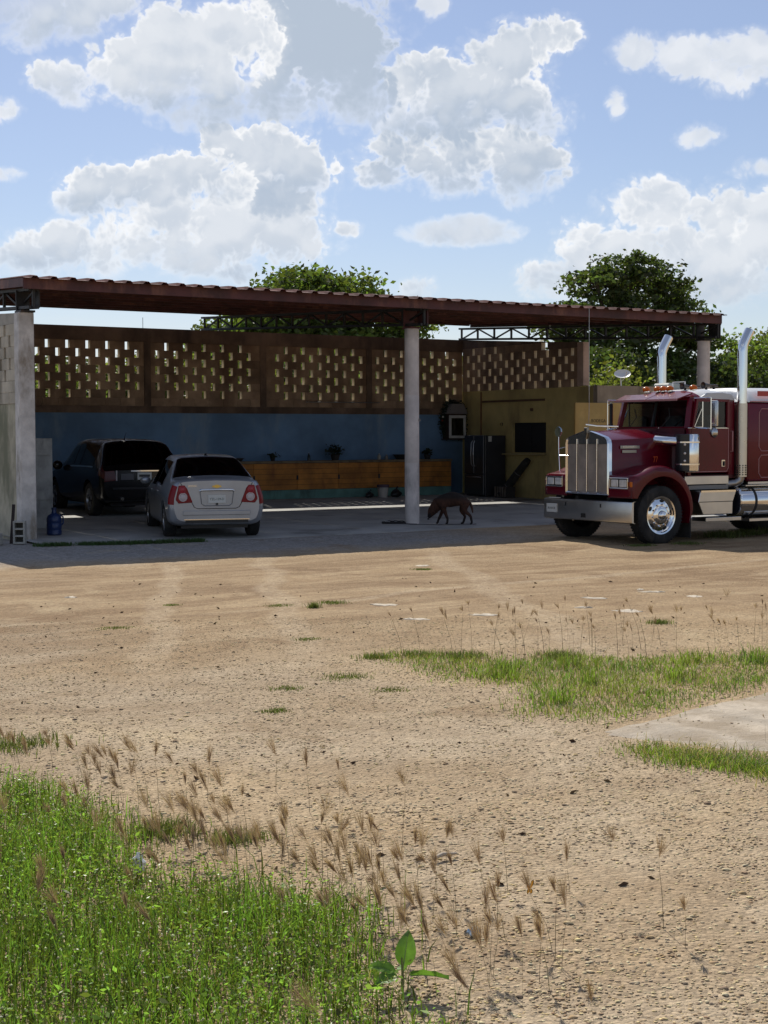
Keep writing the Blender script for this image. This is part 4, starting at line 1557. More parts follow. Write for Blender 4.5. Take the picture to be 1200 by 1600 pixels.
# ---------------------------------------------------------------- the truck
def build_truck():
    T = thing('semi_truck', 'dark red long nosed semi truck with chrome grille, stacks and white roof', 'truck', (8.185, -5.297, -.125))
    red = mat('truck_red', (.118, .002, .012), .22, coat=.28, var=.10, vscale=1.0, rvar=.05, spec=.25, stain=((.15, .007, .015), .8, .55, .8))
    redk = mat('truck_red_dull', (.085, .008, .013), .45, var=.2)
    wht = mat('truck_white', (.74, .74, .73), .35, coat=.3, var=.04, vscale=1.5, stain=((.55, .54, .52), 1.2, .6, .85))
    steel = mat('brushed_steel', (.60, .59, .57), .30, metal=1.0, var=.05, vscale=2, rvar=.05, stain=((.48, .46, .43), 2, .55, .8))
    chr_ = chrome
    dk = mat('chassis_black', (.018, .018, .018), .7, var=.2)
    seal = mat('window_seal', (.012, .012, .012), .5)
    amber = mat('amber_lens', (.66, .17, .015), .25, spec=.4, trans=.2)
    stripe = mat('pink_pinstripe', (.42, .20, .20), .4)

    # --- bumper
    m = MB()
    hw = 1.185
    pts = [(-hw, .05), (-hw, .02), (-hw + .05, 0), (hw - .05, 0), (hw, .02), (hw, .05)]
    z0, z1 = .375, .745
    rows = []
    for z, dx in ((z0, .05), (z0 + .015, .004), (z0 + .03, 0), (z1 - .03, 0), (z1 - .012, .006), (z1, .06)):
        rows.append([(x + dx, y, z) for y, x in pts])
    m.grid(rows)
    m.grid([[(x + .012, y * .996, z) for x, y, z in r] for r in rows[1:-1]])
    b = m.build('bumper', steel, T, smooth=35)
    MB().box(-.003, .0, .43, .004, .125, .505).build('tow_opening', dk, b)
    for y in (.55, -.40):
        MB().box(-.003, y - .018, .62, .004, y + .018, .685).build('tow_slot', dk, b)
    pl = MB().box(-.012, .79, .495, -.001, 1.075, .65).build('licence_plate', plate_m, b)
    text('plate_text', '84-AM-5K', .062, mat('plate_dark'), pl, (-.0135, .93, .565), (R(90), 0, R(-90)), .0005, sx=.85)
    MB().box(.0, .74, .748, .05, 1.02, .762).build('step_plate', mat('paper'), b)
    MB().lathe([(0, .04), (.05, .045)], (.18, .80, .79), 'z', 12, caps=True).build('tow_pin', mat('rusty_pipe'), b)

    # --- chassis
    m = MB()
    for s in (-1, 1):
        m.box(.15, s * .42 - .04, .55, 7.4, s * .42 + .04, .80)
    m.box(.1, -.5, .62, .2, .5, .74)
    m.box(1.2, -.36, .50, 2.4, .36, 1.0)
    m.box(.55, -.85, .40, .80, .85, .52)
    m.build('chassis', dk, T)

    # --- grille
    W = .59
    outer = [(-W, .84), (-W, 1.72), (-W + .02, 1.785), (-W + .085, 1.835), (-.12, 1.935), (0, 1.955), (.12, 1.935), (W - .085, 1.835), (W - .02, 1.785), (W, 1.72), (W, .84)]
    g_in = [(y * .905, .885 + (z - .84) * (.955)) for y, z in outer]
    m = MB()
    n = len(outer)
    for x0, x1 in ((.005, .0),):
        vo0 = [(x0 + .02, y, z) for y, z in outer]
        vm0 = [(x0, y * .95, .862 + (z - .84) * .978) for y, z in outer]
        vi0 = [(x0 + .03, y, z) for y, z in g_in]
        vo1 = [(x1 + .085, y, z) for y, z in outer]
        vs = vo1 + vo0 + vm0 + vi0
        fs = []
        for r_ in range(3):
            for i in range(n):
                k = (i + 1) % n
                fs.append((r_ * n + i, r_ * n + k, (r_ + 1) * n + k, (r_ + 1) * n + i))
        m.add(vs, fs)
    sur = m.build('grille_surround', chr_, T, smooth=30)
    zc = 1.715
    scr = mat('grille_screen', (.56, .50, .45), .42, metal=.5, var=.12)
    up = [(y, z) for y, z in g_in if z > zc]
    up = [(-.534, zc)] + sorted([(y, z) for y, z in g_in if z > zc and y < 0], key=lambda q: q[1]) + [(0, max(z for y, z in g_in))] + sorted([(y, z) for y, z in g_in if z > zc and y > 0], key=lambda q: -q[1]) + [(.534, zc)]
    MB().prism(up, 'x', .030, .05).build('upper_panel', mat('grille_panel', (.40, .42, .45), .25, metal=1.0), T)
    MB().box(.055, -.534, .885, .065, .534, zc - .002).build('screen_backing', scr, T)
    m = MB()
    for k in range(54):
        y = -.525 + k * (1.05 / 53)
        m.box(.040, y - .0045, .89, .054, y + .0045, zc - .005)
    for k in range(28):
        z = .905 + k * .029
        m.box(.046, -.53, z - .003, .052, .53, z + .003)
    m.build('grille_mesh', scr, T)
    for y in (-.27, 0, .27):
        MB().tube([(.022, y, .888), (.022, y, 1.80)], .011, 8).build('grille_bar', chr_, T, smooth=60)
    m = MB()
    m.box(-.01, -.045, 1.90, .04, .045, 2.0)
    m.prism([(-.045, 1.90), (.045, 1.90), (0, 1.78)], 'x', .0, .03)
    m.build('hood_ornament', mat('ornament', (.30, .29, .27), .3, metal=1.0), T, bevel=.008)

    # --- hood: lofted
    def ring(x, w, zt, zpk, zb, sh):
        return [(x, -w, zb), (x, -w, zt - sh), (x, -w + sh * .25, zt - sh * .35), (x, -w + sh * .9, zt), (x, -.06, zpk - .012), (x, 0, zpk),
                (x, .06, zpk - .012), (x, w - sh * .9, zt), (x, w - sh * .25, zt - sh * .35), (x, w, zt - sh), (x, w, zb)]
    rows = [ring(.084, .575, 1.812, 1.935, .9, .09), ring(.258, .578, 1.818, 1.938, 1.0, .09), ring(.6, .59, 1.835, 1.955, 1.0, .10), ring(1.0, .61, 1.855, 1.97, 1.0, .11), ring(1.28, .63, 1.865, 1.975, 1.05, .13),
            ring(1.40, .63, 1.845, 1.95, 1.10, .15), ring(1.46, .61, 1.79, 1.89, 1.15, .16)]
    m = MB().grid(rows)
    m.add(rows[-1], [tuple(range(11))])
    h = m.build('hood', red, T, smooth=40)
    # seam along the hood side, badge, numbers
    MB().tube([(.27, -.579, 1.12), (.8, -.604, 1.14), (1.3, -.634, 1.18)], .005, 5).build('hood_seam', seal, h)
    bd = MB()
    bd.box(.27, -.603, 1.632, .70, -.592, 1.685)
    bd.box(.31, -.605, 1.558, .63, -.592, 1.610)
    bd = bd.build('badge', mat('badge_metal', (.30, .30, .30), .3, metal=1.0), h, bevel=.003)
    text('badge_text', 'KENWORTH', .062, mat('badge_bright', (.75, .75, .75), .2, metal=1.0), bd, (.485, -.605, 1.66), (R(90), 0, R(1.5)), .002, sx=.98)
    num = mat('orange_number', (.75, .12, .03), .5)
    text('number', '77', .15, num, h, (1.045, -.627, 1.435), (R(90), 0, R(3)), .001, sx=.75)
    # cowl behind the hood
    m = MB()
    cr = [ring(1.40, .66, 1.80, 1.88, 1.05, .1), ring(1.62, .86, 1.985, 2.02, 1.0, .08)]
    m.grid(cr)
    m.add(cr[0], [tuple(range(11))])
    m.build('cowl', redk, T, smooth=40)
    # bracket rail on the hood for the far mirror
    MB().tube([(1.35, .70, 2.02), (1.1, 1.0, 2.03), (1.0, 1.2, 2.06)], .014, 6).build('hood_brace', chr_, T)

    # --- fenders with headlight pods
    hubx, hubz, wr = .69, .50, .50
    for s in (-1, 1):
        ang = np.linspace(R(192), R(-18), 26)
        arc = [(hubx + .035 + .625 * math.cos(a), hubz + .04 + .625 * math.sin(a)) for a in ang]
        top = [(.035, .80), (.02, .86), (.02, 1.15), (.05, 1.185), (.16, 1.20), (.30, 1.235), (.45, 1.295), (.60, 1.335), (.78, 1.345), (.95, 1.315), (1.10, 1.245), (1.23, 1.13), (1.33, .98), (1.40, .82), (1.43, .66), (1.425, .60)]
        low = [q for q in arc if q[0] > .16]
        poly = [(.16, .80)] + low
        # skins: outer side lip, crowned top, inner arch
        def prof(u):
            n_ = len(top) - 1
            k = min(int(u * n_), n_ - 1)
            f = u * n_ - k
            return (top[k][0] * (1 - f) + top[k + 1][0] * f, top[k][1] * (1 - f) + top[k + 1][1] * f)

        def prin(u):
            return arc[0][0] * 0 + low[0][0] * 0 + 0, 0
        N = 34
        yo, yi = 1.185, .56
        rows = []
        lowpath = [(.155, .80), (.155, .82)] + low
        def plow(u):
            n_ = len(lowpath) - 1
            k = min(int(u * n_), n_ - 1)
            f = u * n_ - k
            return (lowpath[k][0] * (1 - f) + lowpath[k + 1][0] * f, lowpath[k][1] * (1 - f) + lowpath[k + 1][1] * f)
        for i in range(N + 1):
            u = i / N
            tx, tz = prof(u)
            lx, lz = plow(u)
            dx, dz = lx - tx, lz - tz
            rr = [(tx, s * yi, tz), (tx, s * (yo - .12), tz), (tx + dx * .06, s * (yo - .04), tz + dz * .06), (tx + dx * .22, s * (yo - .005), tz + dz * .22),
                  (tx + dx * .55, s * yo, tz + dz * .55), (lx, s * (yo - .008), lz), (lx, s * (yo - .03), lz), (lx, s * yi, lz)]
            rows.append(rr)
        m = MB().grid(rows)
        m.add(rows[0], [tuple(range(8))])
        m.add(rows[-1], [tuple(range(8))])
        f = m.build('fender', red, T, smooth=42)
        # front face below and round the lamps
        MB().box(.03, min(s * .61, s * 1.165), .80, .14, max(s * .61, s * 1.165), .955).build('lamp_valance', redk, f)
        m = MB()
        a0, a1 = sorted((s * .635, s * 1.10))
        m.box(-.012, a0, .955, .02, a1, .975)
        m.box(-.012, a0, 1.125, .02, a1, 1.145)
        m.box(-.012, a0, .976, .02, a0 + .018, 1.124)
        m.box(-.012, a1 - .018, .976, .02, a1, 1.124)
        hz = m.build('headlight_bezel', chr_, T, bevel=.005)
        MB().box(.012, a0 + .02, .977, .024, a1 - .02, 1.123).build('bezel_backing', seal, hz)
        wv = (a1 - a0 - .10) / 2
        for k in range(2):
            y0 = a0 + .035 + k * (wv + .03)
            lens = MB().box(-.008, y0, .988, .010, y0 + wv, 1.112).build('headlight', mat('lamp_glass', (.70, .70, .68), .25, metal=.15, coat=.6, var=.10, vscale=12), hz, bevel=.012)
        # mud flap
        MB().box(1.36, min(s * .62, s * 1.16), .09 if s < 0 else .42, 1.385, max(s * .62, s * 1.16), .62).build('mud_flap', mat('flap_rubber', (.035, .032, .028), .9, var=.2, bump=.2), T)
        # turn lamp on the outer corner
        MB().box(.02, min(s * 1.11, s * 1.17), .99, .05, max(s * 1.11, s * 1.17), 1.08).build('turn_lamp', amber if s < 0 else redk, f, bevel=.01)

    # --- wheels
    def truck_wheel(x, s, y_out, w, style):
        y = y_out - w / 2
        c = (x, s * y, wr)
        hub = MB().lathe([(s * q, r_) for q, r_ in ((w * .30, .165), (w * .50, .16), (w * .56, .13), (w * .57, .085), (w * .70, .075), (w * .78, .05), (w * .80, .001))], c, 'y', 28).build('wheel', chr_, T, smooth=35)
        pr = [(-w / 2, .30), (-w / 2, .44), (-w * .44, .485), (-w * .34, .5), (w * .34, .5), (w * .44, .485), (w / 2, .45), (w / 2 + .008, .40), (w / 2 + .004, .335), (w * .44, .305)]
        ty = MB().lathe([(s * q, r_) for q, r_ in pr], c, 'y', 56).build('tyre', rubber, hub, smooth=50)
        m = MB()
        for k in range(56):
            a = 2 * math.pi * k / 56
            d, t_ = Vector((math.cos(a), 0, math.sin(a))), Vector((-math.sin(a), 0, math.cos(a)))
            p = Vector(c) + d * .497
            for q in (-.32, .0, .32):
                m.bar(p + Vector((0, (q - .12) * w, 0)) + t_ * .008, p + Vector((0, (q + .12) * w, 0)) - t_ * .008, .03, .014, up=d)
        m.build('tread', rubber, ty)
        rp = [(w * .42, .335), (w * .52, .325), (w * .50, .300), (w * .40, .292), (w * .36, .27), (w * .42, .215), (w * .46, .17), (w * .44, .14)] if style == 'steer' else \
             [(w * .42, .335), (w * .50, .325), (w * .46, .300), (w * .1, .285), (-w * .05, .20), (-w * .05, .10)]
        MB().lathe([(s * q, r_) for q, r_ in rp], c, 'y', 40).build('rim', chr_, hub, smooth=40)
        if style == 'steer':
            for k in range(10):
                a = 2 * math.pi * k / 10 + .15
                d, t_ = Vector((math.cos(a), 0, math.sin(a))), Vector((-math.sin(a), 0, math.cos(a)))
                if k % 2 == 0:
                    p = Vector(c) + d * .248 + Vector((0, s * (w * .385 + .004), 0))
                    q = MB()
                    e = [p + t_ * (.045 * math.cos(b)) + (d * .024 + Vector((0, -s * .004, 0))) * math.sin(b) for b in np.linspace(0, 2 * math.pi, 13)[:-1]]
                    q.add(e + [v + Vector((0, s * .006, 0)) for v in e], [tuple(range(12)), tuple(range(12, 24))] + [(i, (i + 1) % 12, (i + 1) % 12 + 12, i + 12) for i in range(12)])
                    q.build('hand_hole', dk, hub)
                p = Vector(c) + d * .185 + Vector((0, s * w * .44, 0))
                MB().tube([p, p + Vector((0, s * .032, 0))], [.017, .011], 8).build('lug_nut', chr_, hub)
        return hub
    for s in (-1, 1):
        truck_wheel(hubx, s, 1.165, .27, 'steer')
        for x in (5.0, 6.3):
            truck_wheel(x, s, 1.2, .55, 'drive')

    # --- cab, built hollow
    cx0, cx1, cw = 1.56, 2.60, .955
    zb, zs, zt = 1.16, 1.995, 2.485
    fl = MB().box(cx0, -cw + .05, 1.02, cx1, cw - .05, 1.10).build('cab_floor', dk, T)
    m = MB()
    m.box(cx1 - .05, -cw + .01, 1.10, cx1, cw - .01, zt + .02)
    m.build('cab_back', redk, T)
    MB().box(1.50, -.86, 1.05, 1.56, .86, 1.985).build('firewall', redk, T)
    # pillars and rails round the windscreen, which leans back
    zwb, zwt, xwb, xwt = 2.0, 2.475, 1.56, 1.66
    m = MB()
    for s in (-1, 1):
        m.bar((xwb - .02, s * .90, zwb - .02), (xwt - .01, s * .86, zwt + .02), .10, .075)
    m.bar((xwb - .02, -.90, zwb - .015), (xwb - .02, .90, zwb - .015), .06, .05)
    m.bar((xwt, -.86, zwt + .03), (xwt, .86, zwt + .03), .08, .06)
    m.build('windscreen_frame', red, T)
    MB().bar((xwb - .025, .02, zwb), (xwt - .012, .02, zwt), .035, .02).build('windscreen_divider', seal, T)
    for a, b_ in ((-.855, .0), (.04, .855)):
        q = MB().add([(xwb, a, zwb + .008), (xwb, b_, zwb + .008), (xwt, b_ * .97 if b_ > .5 else b_, zwt), (xwt, a * .97 if a < -.5 else a, zwt)], [(0, 1, 2, 3)])
        q.build('windscreen', cabglass, T)
        m = MB()
        c4 = [(xwb - .006, a, zwb + .01), (xwb - .006, b_, zwb + .01), (xwt - .006, b_ * .97 if b_ > .5 else b_, zwt - .005), (xwt - .006, a * .97 if a < -.5 else a, zwt - .005)]
        for i in range(4):
            m.bar(c4[i], c4[(i + 1) % 4], .022, .016)
        m.build('rubber_seal', seal, T)
    for y0, y1 in ((-.25, -.60), (.60, .30)):
        MB().tube([(xwb - .04, y0, zwb + .0), (xwb + .02, (y0 + y1) / 2 + .02, zwb + .19), (xwb + .045, y1 + .25, zwb + .33)], .009, 6).build('wiper', seal, T)
    # doors and side panels
    for s in (-1, 1):
        ys = s * cw
        a, b_ = sorted((ys, ys - s * .05))
        MB().box(cx0 - .02, a, 1.10, cx1, b_, zb).build('sill', redk, T)
        m = MB()
        m.box(2.47, a, zb + .002, cx1, b_, zt)
        m.build('rear_pillar', red, T)
        MB().box(cx0 - .06, a, 1.16, 1.318 + .25, b_, 1.985).build('kick_panel', red, T)
        # door: lower panel plus window frame
        d0, d1 = 1.575, 2.462
        e0, e1 = sorted((ys + s * .012, ys - s * .035))
        dm = MB()
        dm.box(d0, e0, 1.20, d1, e1, 1.985)
        door = dm.build('door', red, T, bevel=.012)
        m = MB()
        m.bar((d0 + .02, ys, 1.985), (d0 + .12, ys, 2.47), .055, .045)
        m.bar((d1 - .025, ys, 1.985), (d1 - .025, ys, 2.47), .05, .045)
        m.bar((d0 + .10, ys, 2.468), (d1, ys, 2.468), .045, .045)
        m.build('window_frame', red, door)
        MB().add([(d0 + .03, ys - s * .012, 1.986), (d1 - .05, ys - s * .012, 1.986), (d1 - .05, ys - s * .012, 2.45), (d0 + .13, ys - s * .012, 2.45)], [(0, 1, 2, 3)]).build('window', cabglass, door)
        m = MB()
        m.bar((d0 + .255, ys, 1.99), (d0 + .255, ys, 2.45), .02, .025)
        m.bar((d0 + .055, ys + s * .01, 1.998), (d0 + .25, ys + s * .01, 1.998), .018, .018)
        m.bar((d0 + .055, ys + s * .01, 2.0), (d0 + .225, ys + s * .012, 2.32), .016, .012)
        m.bar((d0 - .1, ys + s * .012, 1.985), (d1 - .02, ys + s * .012, 1.985), .016, .014)
        m.build('chrome_trim', chr_, door)
        # piping round the door
        pp = [(d0 + .015, 1.22), (d1 - .06, 1.22), (d1 - .012, 1.28), (d1 - .012, 2.44), (d1 - .05, 2.485), (d0 + .13, 2.485)]
        m = MB().tube([(x, ys + s * .014, z) for x, z in pp], .008, 6)
        m.build('door_piping', stripe, door)
        hd = MB().box(2.285, min(ys + s * .013, ys + s * .028), 1.30, 2.365, max(ys + s * .013, ys + s * .028), 1.43).build('handle_plate', chr_, door, bevel=.01)
        MB().bar((2.325, ys + s * .036, 1.315), (2.325, ys + s * .036, 1.40), .03, .014).build('handle', dk, hd)
        MB().tube([(2.515, ys + s * .0, 1.93), (2.515, ys + s * .05, 1.93), (2.515, ys + s * .05, 1.57), (2.515, ys + s * .0, 1.57)], .013, 8).build('grab_rail', stripe, T, smooth=60)
    # inside: dash, wheel, seats
    MB().box(1.62, -.84, 1.70, 1.86, .84, 1.985).build('dashboard', mat('dash_dark', (.03, .028, .026), .8), T, bevel=.04)
    m = MB()
    cc = Vector((1.93, -.45, 2.06))
    ax = Vector((-.55, 0, .83)).normalized()
    u_ = Vector((0, 1, 0))
    v_ = ax.cross(u_)
    m.tube([cc + u_ * (.235 * math.cos(a)) + v_ * (.235 * math.sin(a)) for a in np.linspace(0, 2 * math.pi, 29)], .015, 6, cap=False)
    for a in (.5, 2.6, 4.7):
        m.bar(cc, cc + u_ * (.235 * math.cos(a)) + v_ * (.235 * math.sin(a)), .03, .012)
    m.bar(cc, cc - ax * .3, .05, .05)
    m.build('steering_wheel', dk, T, smooth=50)
    for y in (-.45, .45):
        se = MB().box(2.18, y - .23, 1.42, 2.55, y + .23, 1.62).build('seat', mat('seat_grey', (.14, .14, .15), .9, var=.2), T, bevel=.05)
        MB().box(2.42, y - .22, 1.58, 2.545, y + .22, 2.22).build('backrest', mat('seat_grey'), se, bevel=.05)
    # roof: white crown with dark red brow
    N = 12
    rows = []
    for i in range(9):
        u = i / 8
        x = 1.63 + u * (2.72 - 1.63)
        crown = [2.555, 2.615, 2.655, 2.675, 2.685, 2.69, 2.685, 2.66, 2.62][i]
        hw_ = [.86, .90, .93, .945, .955, .96, .96, .955, .945][i]
        rr = []
        for k in range(N + 1):
            q = -1 + 2 * k / N
            e = abs(q) ** 4.5
            rr.append((x, q * hw_, crown - (crown - 2.452) * e))
        rows.append(rr)
    m = MB().grid(rows[2:])
    m.add([rows[-1][k] for k in range(N + 1)], [tuple(range(N + 1))])
    m.build('roof', wht, T, smooth=50)
    MB().grid(rows[:3]).build('roof_brow', red, T, smooth=50)
    # moulded arch on the roof side above the door
    for s in (-1, 1):
        MB().prism([(1.72, 2.495), (2.60, 2.47), (2.60, 2.52), (2.52, 2.585), (2.30, 2.615), (1.95, 2.60)], 'y', min(s * .925, s * .972), max(s * .925, s * .972)).build('side_moulding', mat('truck_white_side', (.52, .53, .55), .4, coat=.3), T, bevel=.012)
    # sun visor in two leaves
    for a, b_ in ((-.88, -.01), (.01, .88)):
        vs = [(1.36, a * .93 if abs(a) > .5 else a, 2.495), (1.36, b_ * .93 if abs(b_) > .5 else b_, 2.495), (1.665, b_, 2.60), (1.665, a, 2.60)]
        vs2 = [(x + .01, y, z - .022) for x, y, z in vs]
        MB().add(vs + vs2, [(0, 1, 2, 3), (7, 6, 5, 4), (0, 1, 5, 4), (1, 2, 6, 5), (2, 3, 7, 6), (3, 0, 4, 7)]).build('visor', red, T, bevel=.004)
        MB().bar((1.356, (a * .93 if abs(a) > .5 else a), 2.480), (1.356, (b_ * .93 if abs(b_) > .5 else b_), 2.480), .018, .035).build('visor_lip', stripe, T)
    for y in (.50, .20, .05, -.12, -.72):
        c = (1.84, y, 2.655)
        lb = MB().lathe([(-.01, .055), (.02, .055)], c, 'z', 14, caps=True).build('lamp_base', chr_, T)
        MB().ball((c[0], c[1], c[2] + .038), .067, 14, 8, (1.2, .95, .8)).build('marker_lamp', amber, lb, smooth=60)
    # horns and roof clutter
    for y, l in ((-.32, .42), (-.85, .34)):
        m = MB().lathe([(0, .06), (.05, .042), (.16, .022), (l, .018)], (1.95, y, 2.735), 'x', 16)
        m.lathe([(0, .06), (-.006, .062), (.01, .05), (.03, .001)], (1.95, y, 2.735), 'x', 16)
        hn = m.build('air_horn', mat('dull_brass', (.10, .085, .075), .4, metal=.8), T, smooth=50)
        for xx in (2.02, 2.2):
            MB().box(xx - .015, y - .015, 2.66, xx + .015, y + .015, 2.73).build('horn_bracket', dk, hn)
    MB().box(2.25, .34, 2.685, 2.55, .78, 2.82).build('air_unit', mat('aircon_white', (.42, .43, .38), .6, var=.1), T, bevel=.03)
    m = MB()
    m.bar((2.30, .30, 2.69), (2.30, .30, 2.83), .016)
    m.bar((2.30, .30, 2.83), (2.30, -.02, 2.83), .016)
    m.bar((2.30, -.02, 2.69), (2.30, -.02, 2.83), .016)
    m.build('roof_frame', wht, T)

    # --- sleeper
    sx0, sx1, sw = 2.86, 4.75, 1.03
    sb = MB().box(sx0, -sw, 1.03, sx1, sw, 2.445).build('sleeper', red, T, bevel=.05, seg=3, smooth=40)
    rows = []
    for i, (x, zt_, hw_) in enumerate(((sx0 - .005, 2.50, sw - .04), (sx0 - .005, 2.61, sw - .05), (sx0 + .04, 2.68, sw - .06), (sx0 + .14, 2.715, sw - .05), (sx0 + .8, 2.72, sw - .04), (sx1 - .2, 2.72, sw - .04), (sx1, 2.62, sw - .05))):
        rr = []
        for k in range(15):
            q = -1 + 2 * k / 14
            e = abs(q) ** 7
            rr.append((x, q * (hw_ + .06), zt_ - (zt_ - 2.447) * e))
        rows.append(rr)
    m = MB().grid(rows)
    m.add(rows[0] + [(sx0 - .005, -sw, 2.447)], [tuple(range(15))])
    rf = m.build('sleeper_roof', wht, T, smooth=50)
    MB().box(sx0 + .05, -sw - .012, 2.448, sx1, -sw - .001, 2.468).build('roof_trim', stripe, rf)
    rs = MB().box(3.09, -sw - .030, 2.555, 4.2, -sw - .002, 2.645).build('red_band', mat('band_red', (.42, .05, .035), .5), rf)
    rs['label'] = 'red lettered band along the white sleeper roof'
    # cab-to-sleeper boot
    MB().box(2.605, -.90, 1.10, 2.855, .90, 2.40).build('cab_extender', redk, T)
    for (za, zc_) in ((1.575, 2.33), (1.10, 1.50)):
        m = MB()
        P = [(3.14 + .06, zc_), (3.14, zc_ - .07), (3.14, za + .07), (3.14 + .06, za), (4.5, za)]
        m.tube([(4.5, -sw - .003, zc_)] + [(x, -sw - .003, z) for x, z in P], .008, 5)
        m.build('panel_piping', stripe, sb)
    MB().box(2.87, -sw - .01, .985, sx1, sw + .01, 1.025).build('sleeper_skirt', steel, T)

    # --- bright side gear, both sides
    for s in (-1, 1):
        def sy(a, b_):
            return min(s * a, s * b_), max(s * a, s * b_)
        y0, y1 = sy(.90, .985)
        MB().box(1.40, y0, 1.0, 2.445, y1, 1.145).build('sill_plate', steel, T, bevel=.004)
        y0, y1 = sy(.80, 1.02)
        MB().box(1.46, y0, .915, 2.40, y1, .985).build('step_riser', mat('grey_step', (.2, .2, .2), .5, metal=.5), T)
        # tool and battery box: wedge in section
        y0, y1 = sy(.55, 1.17)
        bx = MB().prism([(1.60, .895), (2.41, .895), (2.45, .88), (2.37, .69), (2.36, .48), (1.66, .48), (1.55, .70)], 'y', y0, y1).build('battery_box', steel, T, bevel=.008)
        yf = s * 1.171
        MB().bar((1.56, yf, .70), (2.37, yf, .70), .012, .012).build('lid_seam', dk, bx)
        MB().box(1.59, min(yf, yf + s * .02), .868, 2.42, max(yf, yf + s * .02), .90).build('lid_edge', chr_, bx)
        y0, y1 = sy(.85, 1.2)
        MB().box(1.70, y0, .36, 2.55, y1, .425).build('lower_step', steel, T, bevel=.005)
        # fuel tank
        tc = (0, s * .90, .685)
        tk = MB().lathe([(2.56, .001), (2.57, .20), (2.585, .255), (2.60, .275), (2.62, .28), (4.35, .28), (4.38, .25), (4.39, .001)], tc, 'x', 40).build('fuel_tank', chr_, T, smooth=35)
        MB().lathe([(2.555, .002), (2.565, .19), (2.58, .245), (2.594, .268)], tc, 'x', 32).build('tank_end', mat('tank_end_reflection', (.06, .065, .085), .35, metal=.8), tk, smooth=40)  # dark blue reflection put into the end cap's colour
        for x in (2.94, 3.9):
            MB().lathe([(x - .03, .2815), (x - .028, .286), (x + .028, .286), (x + .03, .2815)], tc, 'x', 40).build('tank_strap', dk, tk)
        y0, y1 = sy(.82, 1.15)
        MB().box(2.70, y0, .955, 4.4, y1, .975).build('tank_step', steel, T)
        MB().box(2.80, y0, .33, 4.3, y1, .375).build('tank_lower_step', steel, T)
        for x in (2.9, 3.9):
            MB().box(x - .03, *[sorted((s * .5, s * .84))[0]], .36, x + .03, sorted((s * .5, s * .84))[1], .40).build('tank_bracket', dk, T)
        # air cleaner
        ac = (1.37, s * 1.08, 0)
        a_ = MB().lathe([(1.225, .001), (1.225, .15), (1.24, .192), (1.26, .2), (1.86, .2), (1.878, .19), (1.885, .15), (1.885, .001)], ac, 'z', 36).build('air_cleaner', chr_, T, smooth=35)
        rows = []
        for z in (1.235, 1.25, 1.87, 1.88):
            rr = .206 if 1.24 < z < 1.875 else .19
            rows.append([(ac[0] + rr * math.cos(a), ac[1] + s * rr * math.sin(a), z) for a in np.linspace(R(124), R(222), 12)])
        MB().grid(rows).build('rain_shield', mat('black_steel', (.015, .015, .016), .35), a_, smooth=40)
        for z in (1.42, 1.55, 1.70):
            an = R(146)
            MB().ball((ac[0] + .21 * math.cos(an), ac[1] + s * .21 * math.sin(an), z), .022, 10, 6).build('marker_lamp', mat('clear_lamp', (.75, .7, .65), .2), a_, smooth=60)
        for z in (1.36, 1.74):
            MB().lathe([(z - .012, .2075), (z - .012, .211), (z + .012, .211), (z + .012, .2075)], ac, 'z', 36).build('clamp_band', chr_, a_)
        m = MB().tube([(1.10, s * .58, 1.775), (1.13, s * .72, 1.765), (1.20, s * .90, 1.755), (1.32, s * 1.04, 1.75)], .088, 18)
        m.build('intake_pipe', chr_, T, smooth=50)
        # stack
        sx, syy = 2.70, s * 1.04
        m = MB().tube([(sx, syy, 1.13), (sx, syy, 2.2), (sx, syy, 3.33), (sx + .01, syy, 3.42), (sx + .04, syy, 3.50), (sx + .10, syy, 3.60), (sx + .175, syy, 3.715)], .088, 20, cap=False)
        st = m.build('exhaust_stack', chr_, T, smooth=60)
        MB().tube([(sx + .094, syy, 3.595), (sx + .172, syy, 3.71)], .083, 16).build('stack_throat', dk, st)
        MB().tube([(sx, syy, 1.12), (sx, syy, 2.42)], .098, 20).build('heat_shield', mat('shield_steel', (.60, .57, .50), .3, metal=1.0, rvar=.1), st, smooth=60)
        m = MB()
        for z in np.linspace(1.16, 1.32, 5):
            for a in np.linspace(0, 2 * math.pi, 13)[:-1]:
                m.ball((sx + .098 * math.cos(a), syy + .098 * math.sin(a), z), .014, 6, 4)
        m.build('vent_holes', dk, st)
        MB().tube([(sx - .02, syy, 1.12), (sx - .03, syy * .99, 1.05), (sx - .10, syy * .96, 1.01), (sx - .22, syy * .85, .99)], .075, 16).build('elbow', mat('pipe_steel', (.35, .34, .33), .35, metal=1.0), st, smooth=60)
        MB().bar((sx, syy, 2.43), (sx + .12, syy - s * .14, 2.43), .05, .025).build('stack_bracket', chr_, st)
        # tall mirror with its arms, round spot mirror below
        mx, my = (1.80, s * 1.30) if s < 0 else (1.50, s * 1.06)
        hwm = .085 if s < 0 else .03
        mm = MB().box(mx - .045, my - hwm, 2.01, mx + .0, my + hwm, 2.46).build('mirror', mat('mirror_case', (.55, .55, .54), .25, metal=1.0) if s < 0 else dk, T, bevel=.02, seg=2, smooth=40)
        MB().box(mx + .001, my - hwm * .8, 2.03, mx + .006, my + hwm * .8, 2.44).build('mirror_glass', chr_, mm)
        m = MB()
        m.tube([(mx - .10, my, 1.96), (mx - .10, my, 2.50)], .011, 8)
        m.tube([(1.66, s * .90, 2.50), (mx - .10, my, 2.505)], .012, 8)
        m.tube([(1.62, s * .94, 1.995), (mx - .10, my, 1.975)], .012, 8)
        m.tube([(mx - .10, my, 2.42), (mx - .02, my, 2.42)], .009, 6)
        m.tube([(mx - .10, my, 2.06), (mx - .02, my, 2.06)], .009, 6)
        m.build('mirror_arm', chr_, mm)
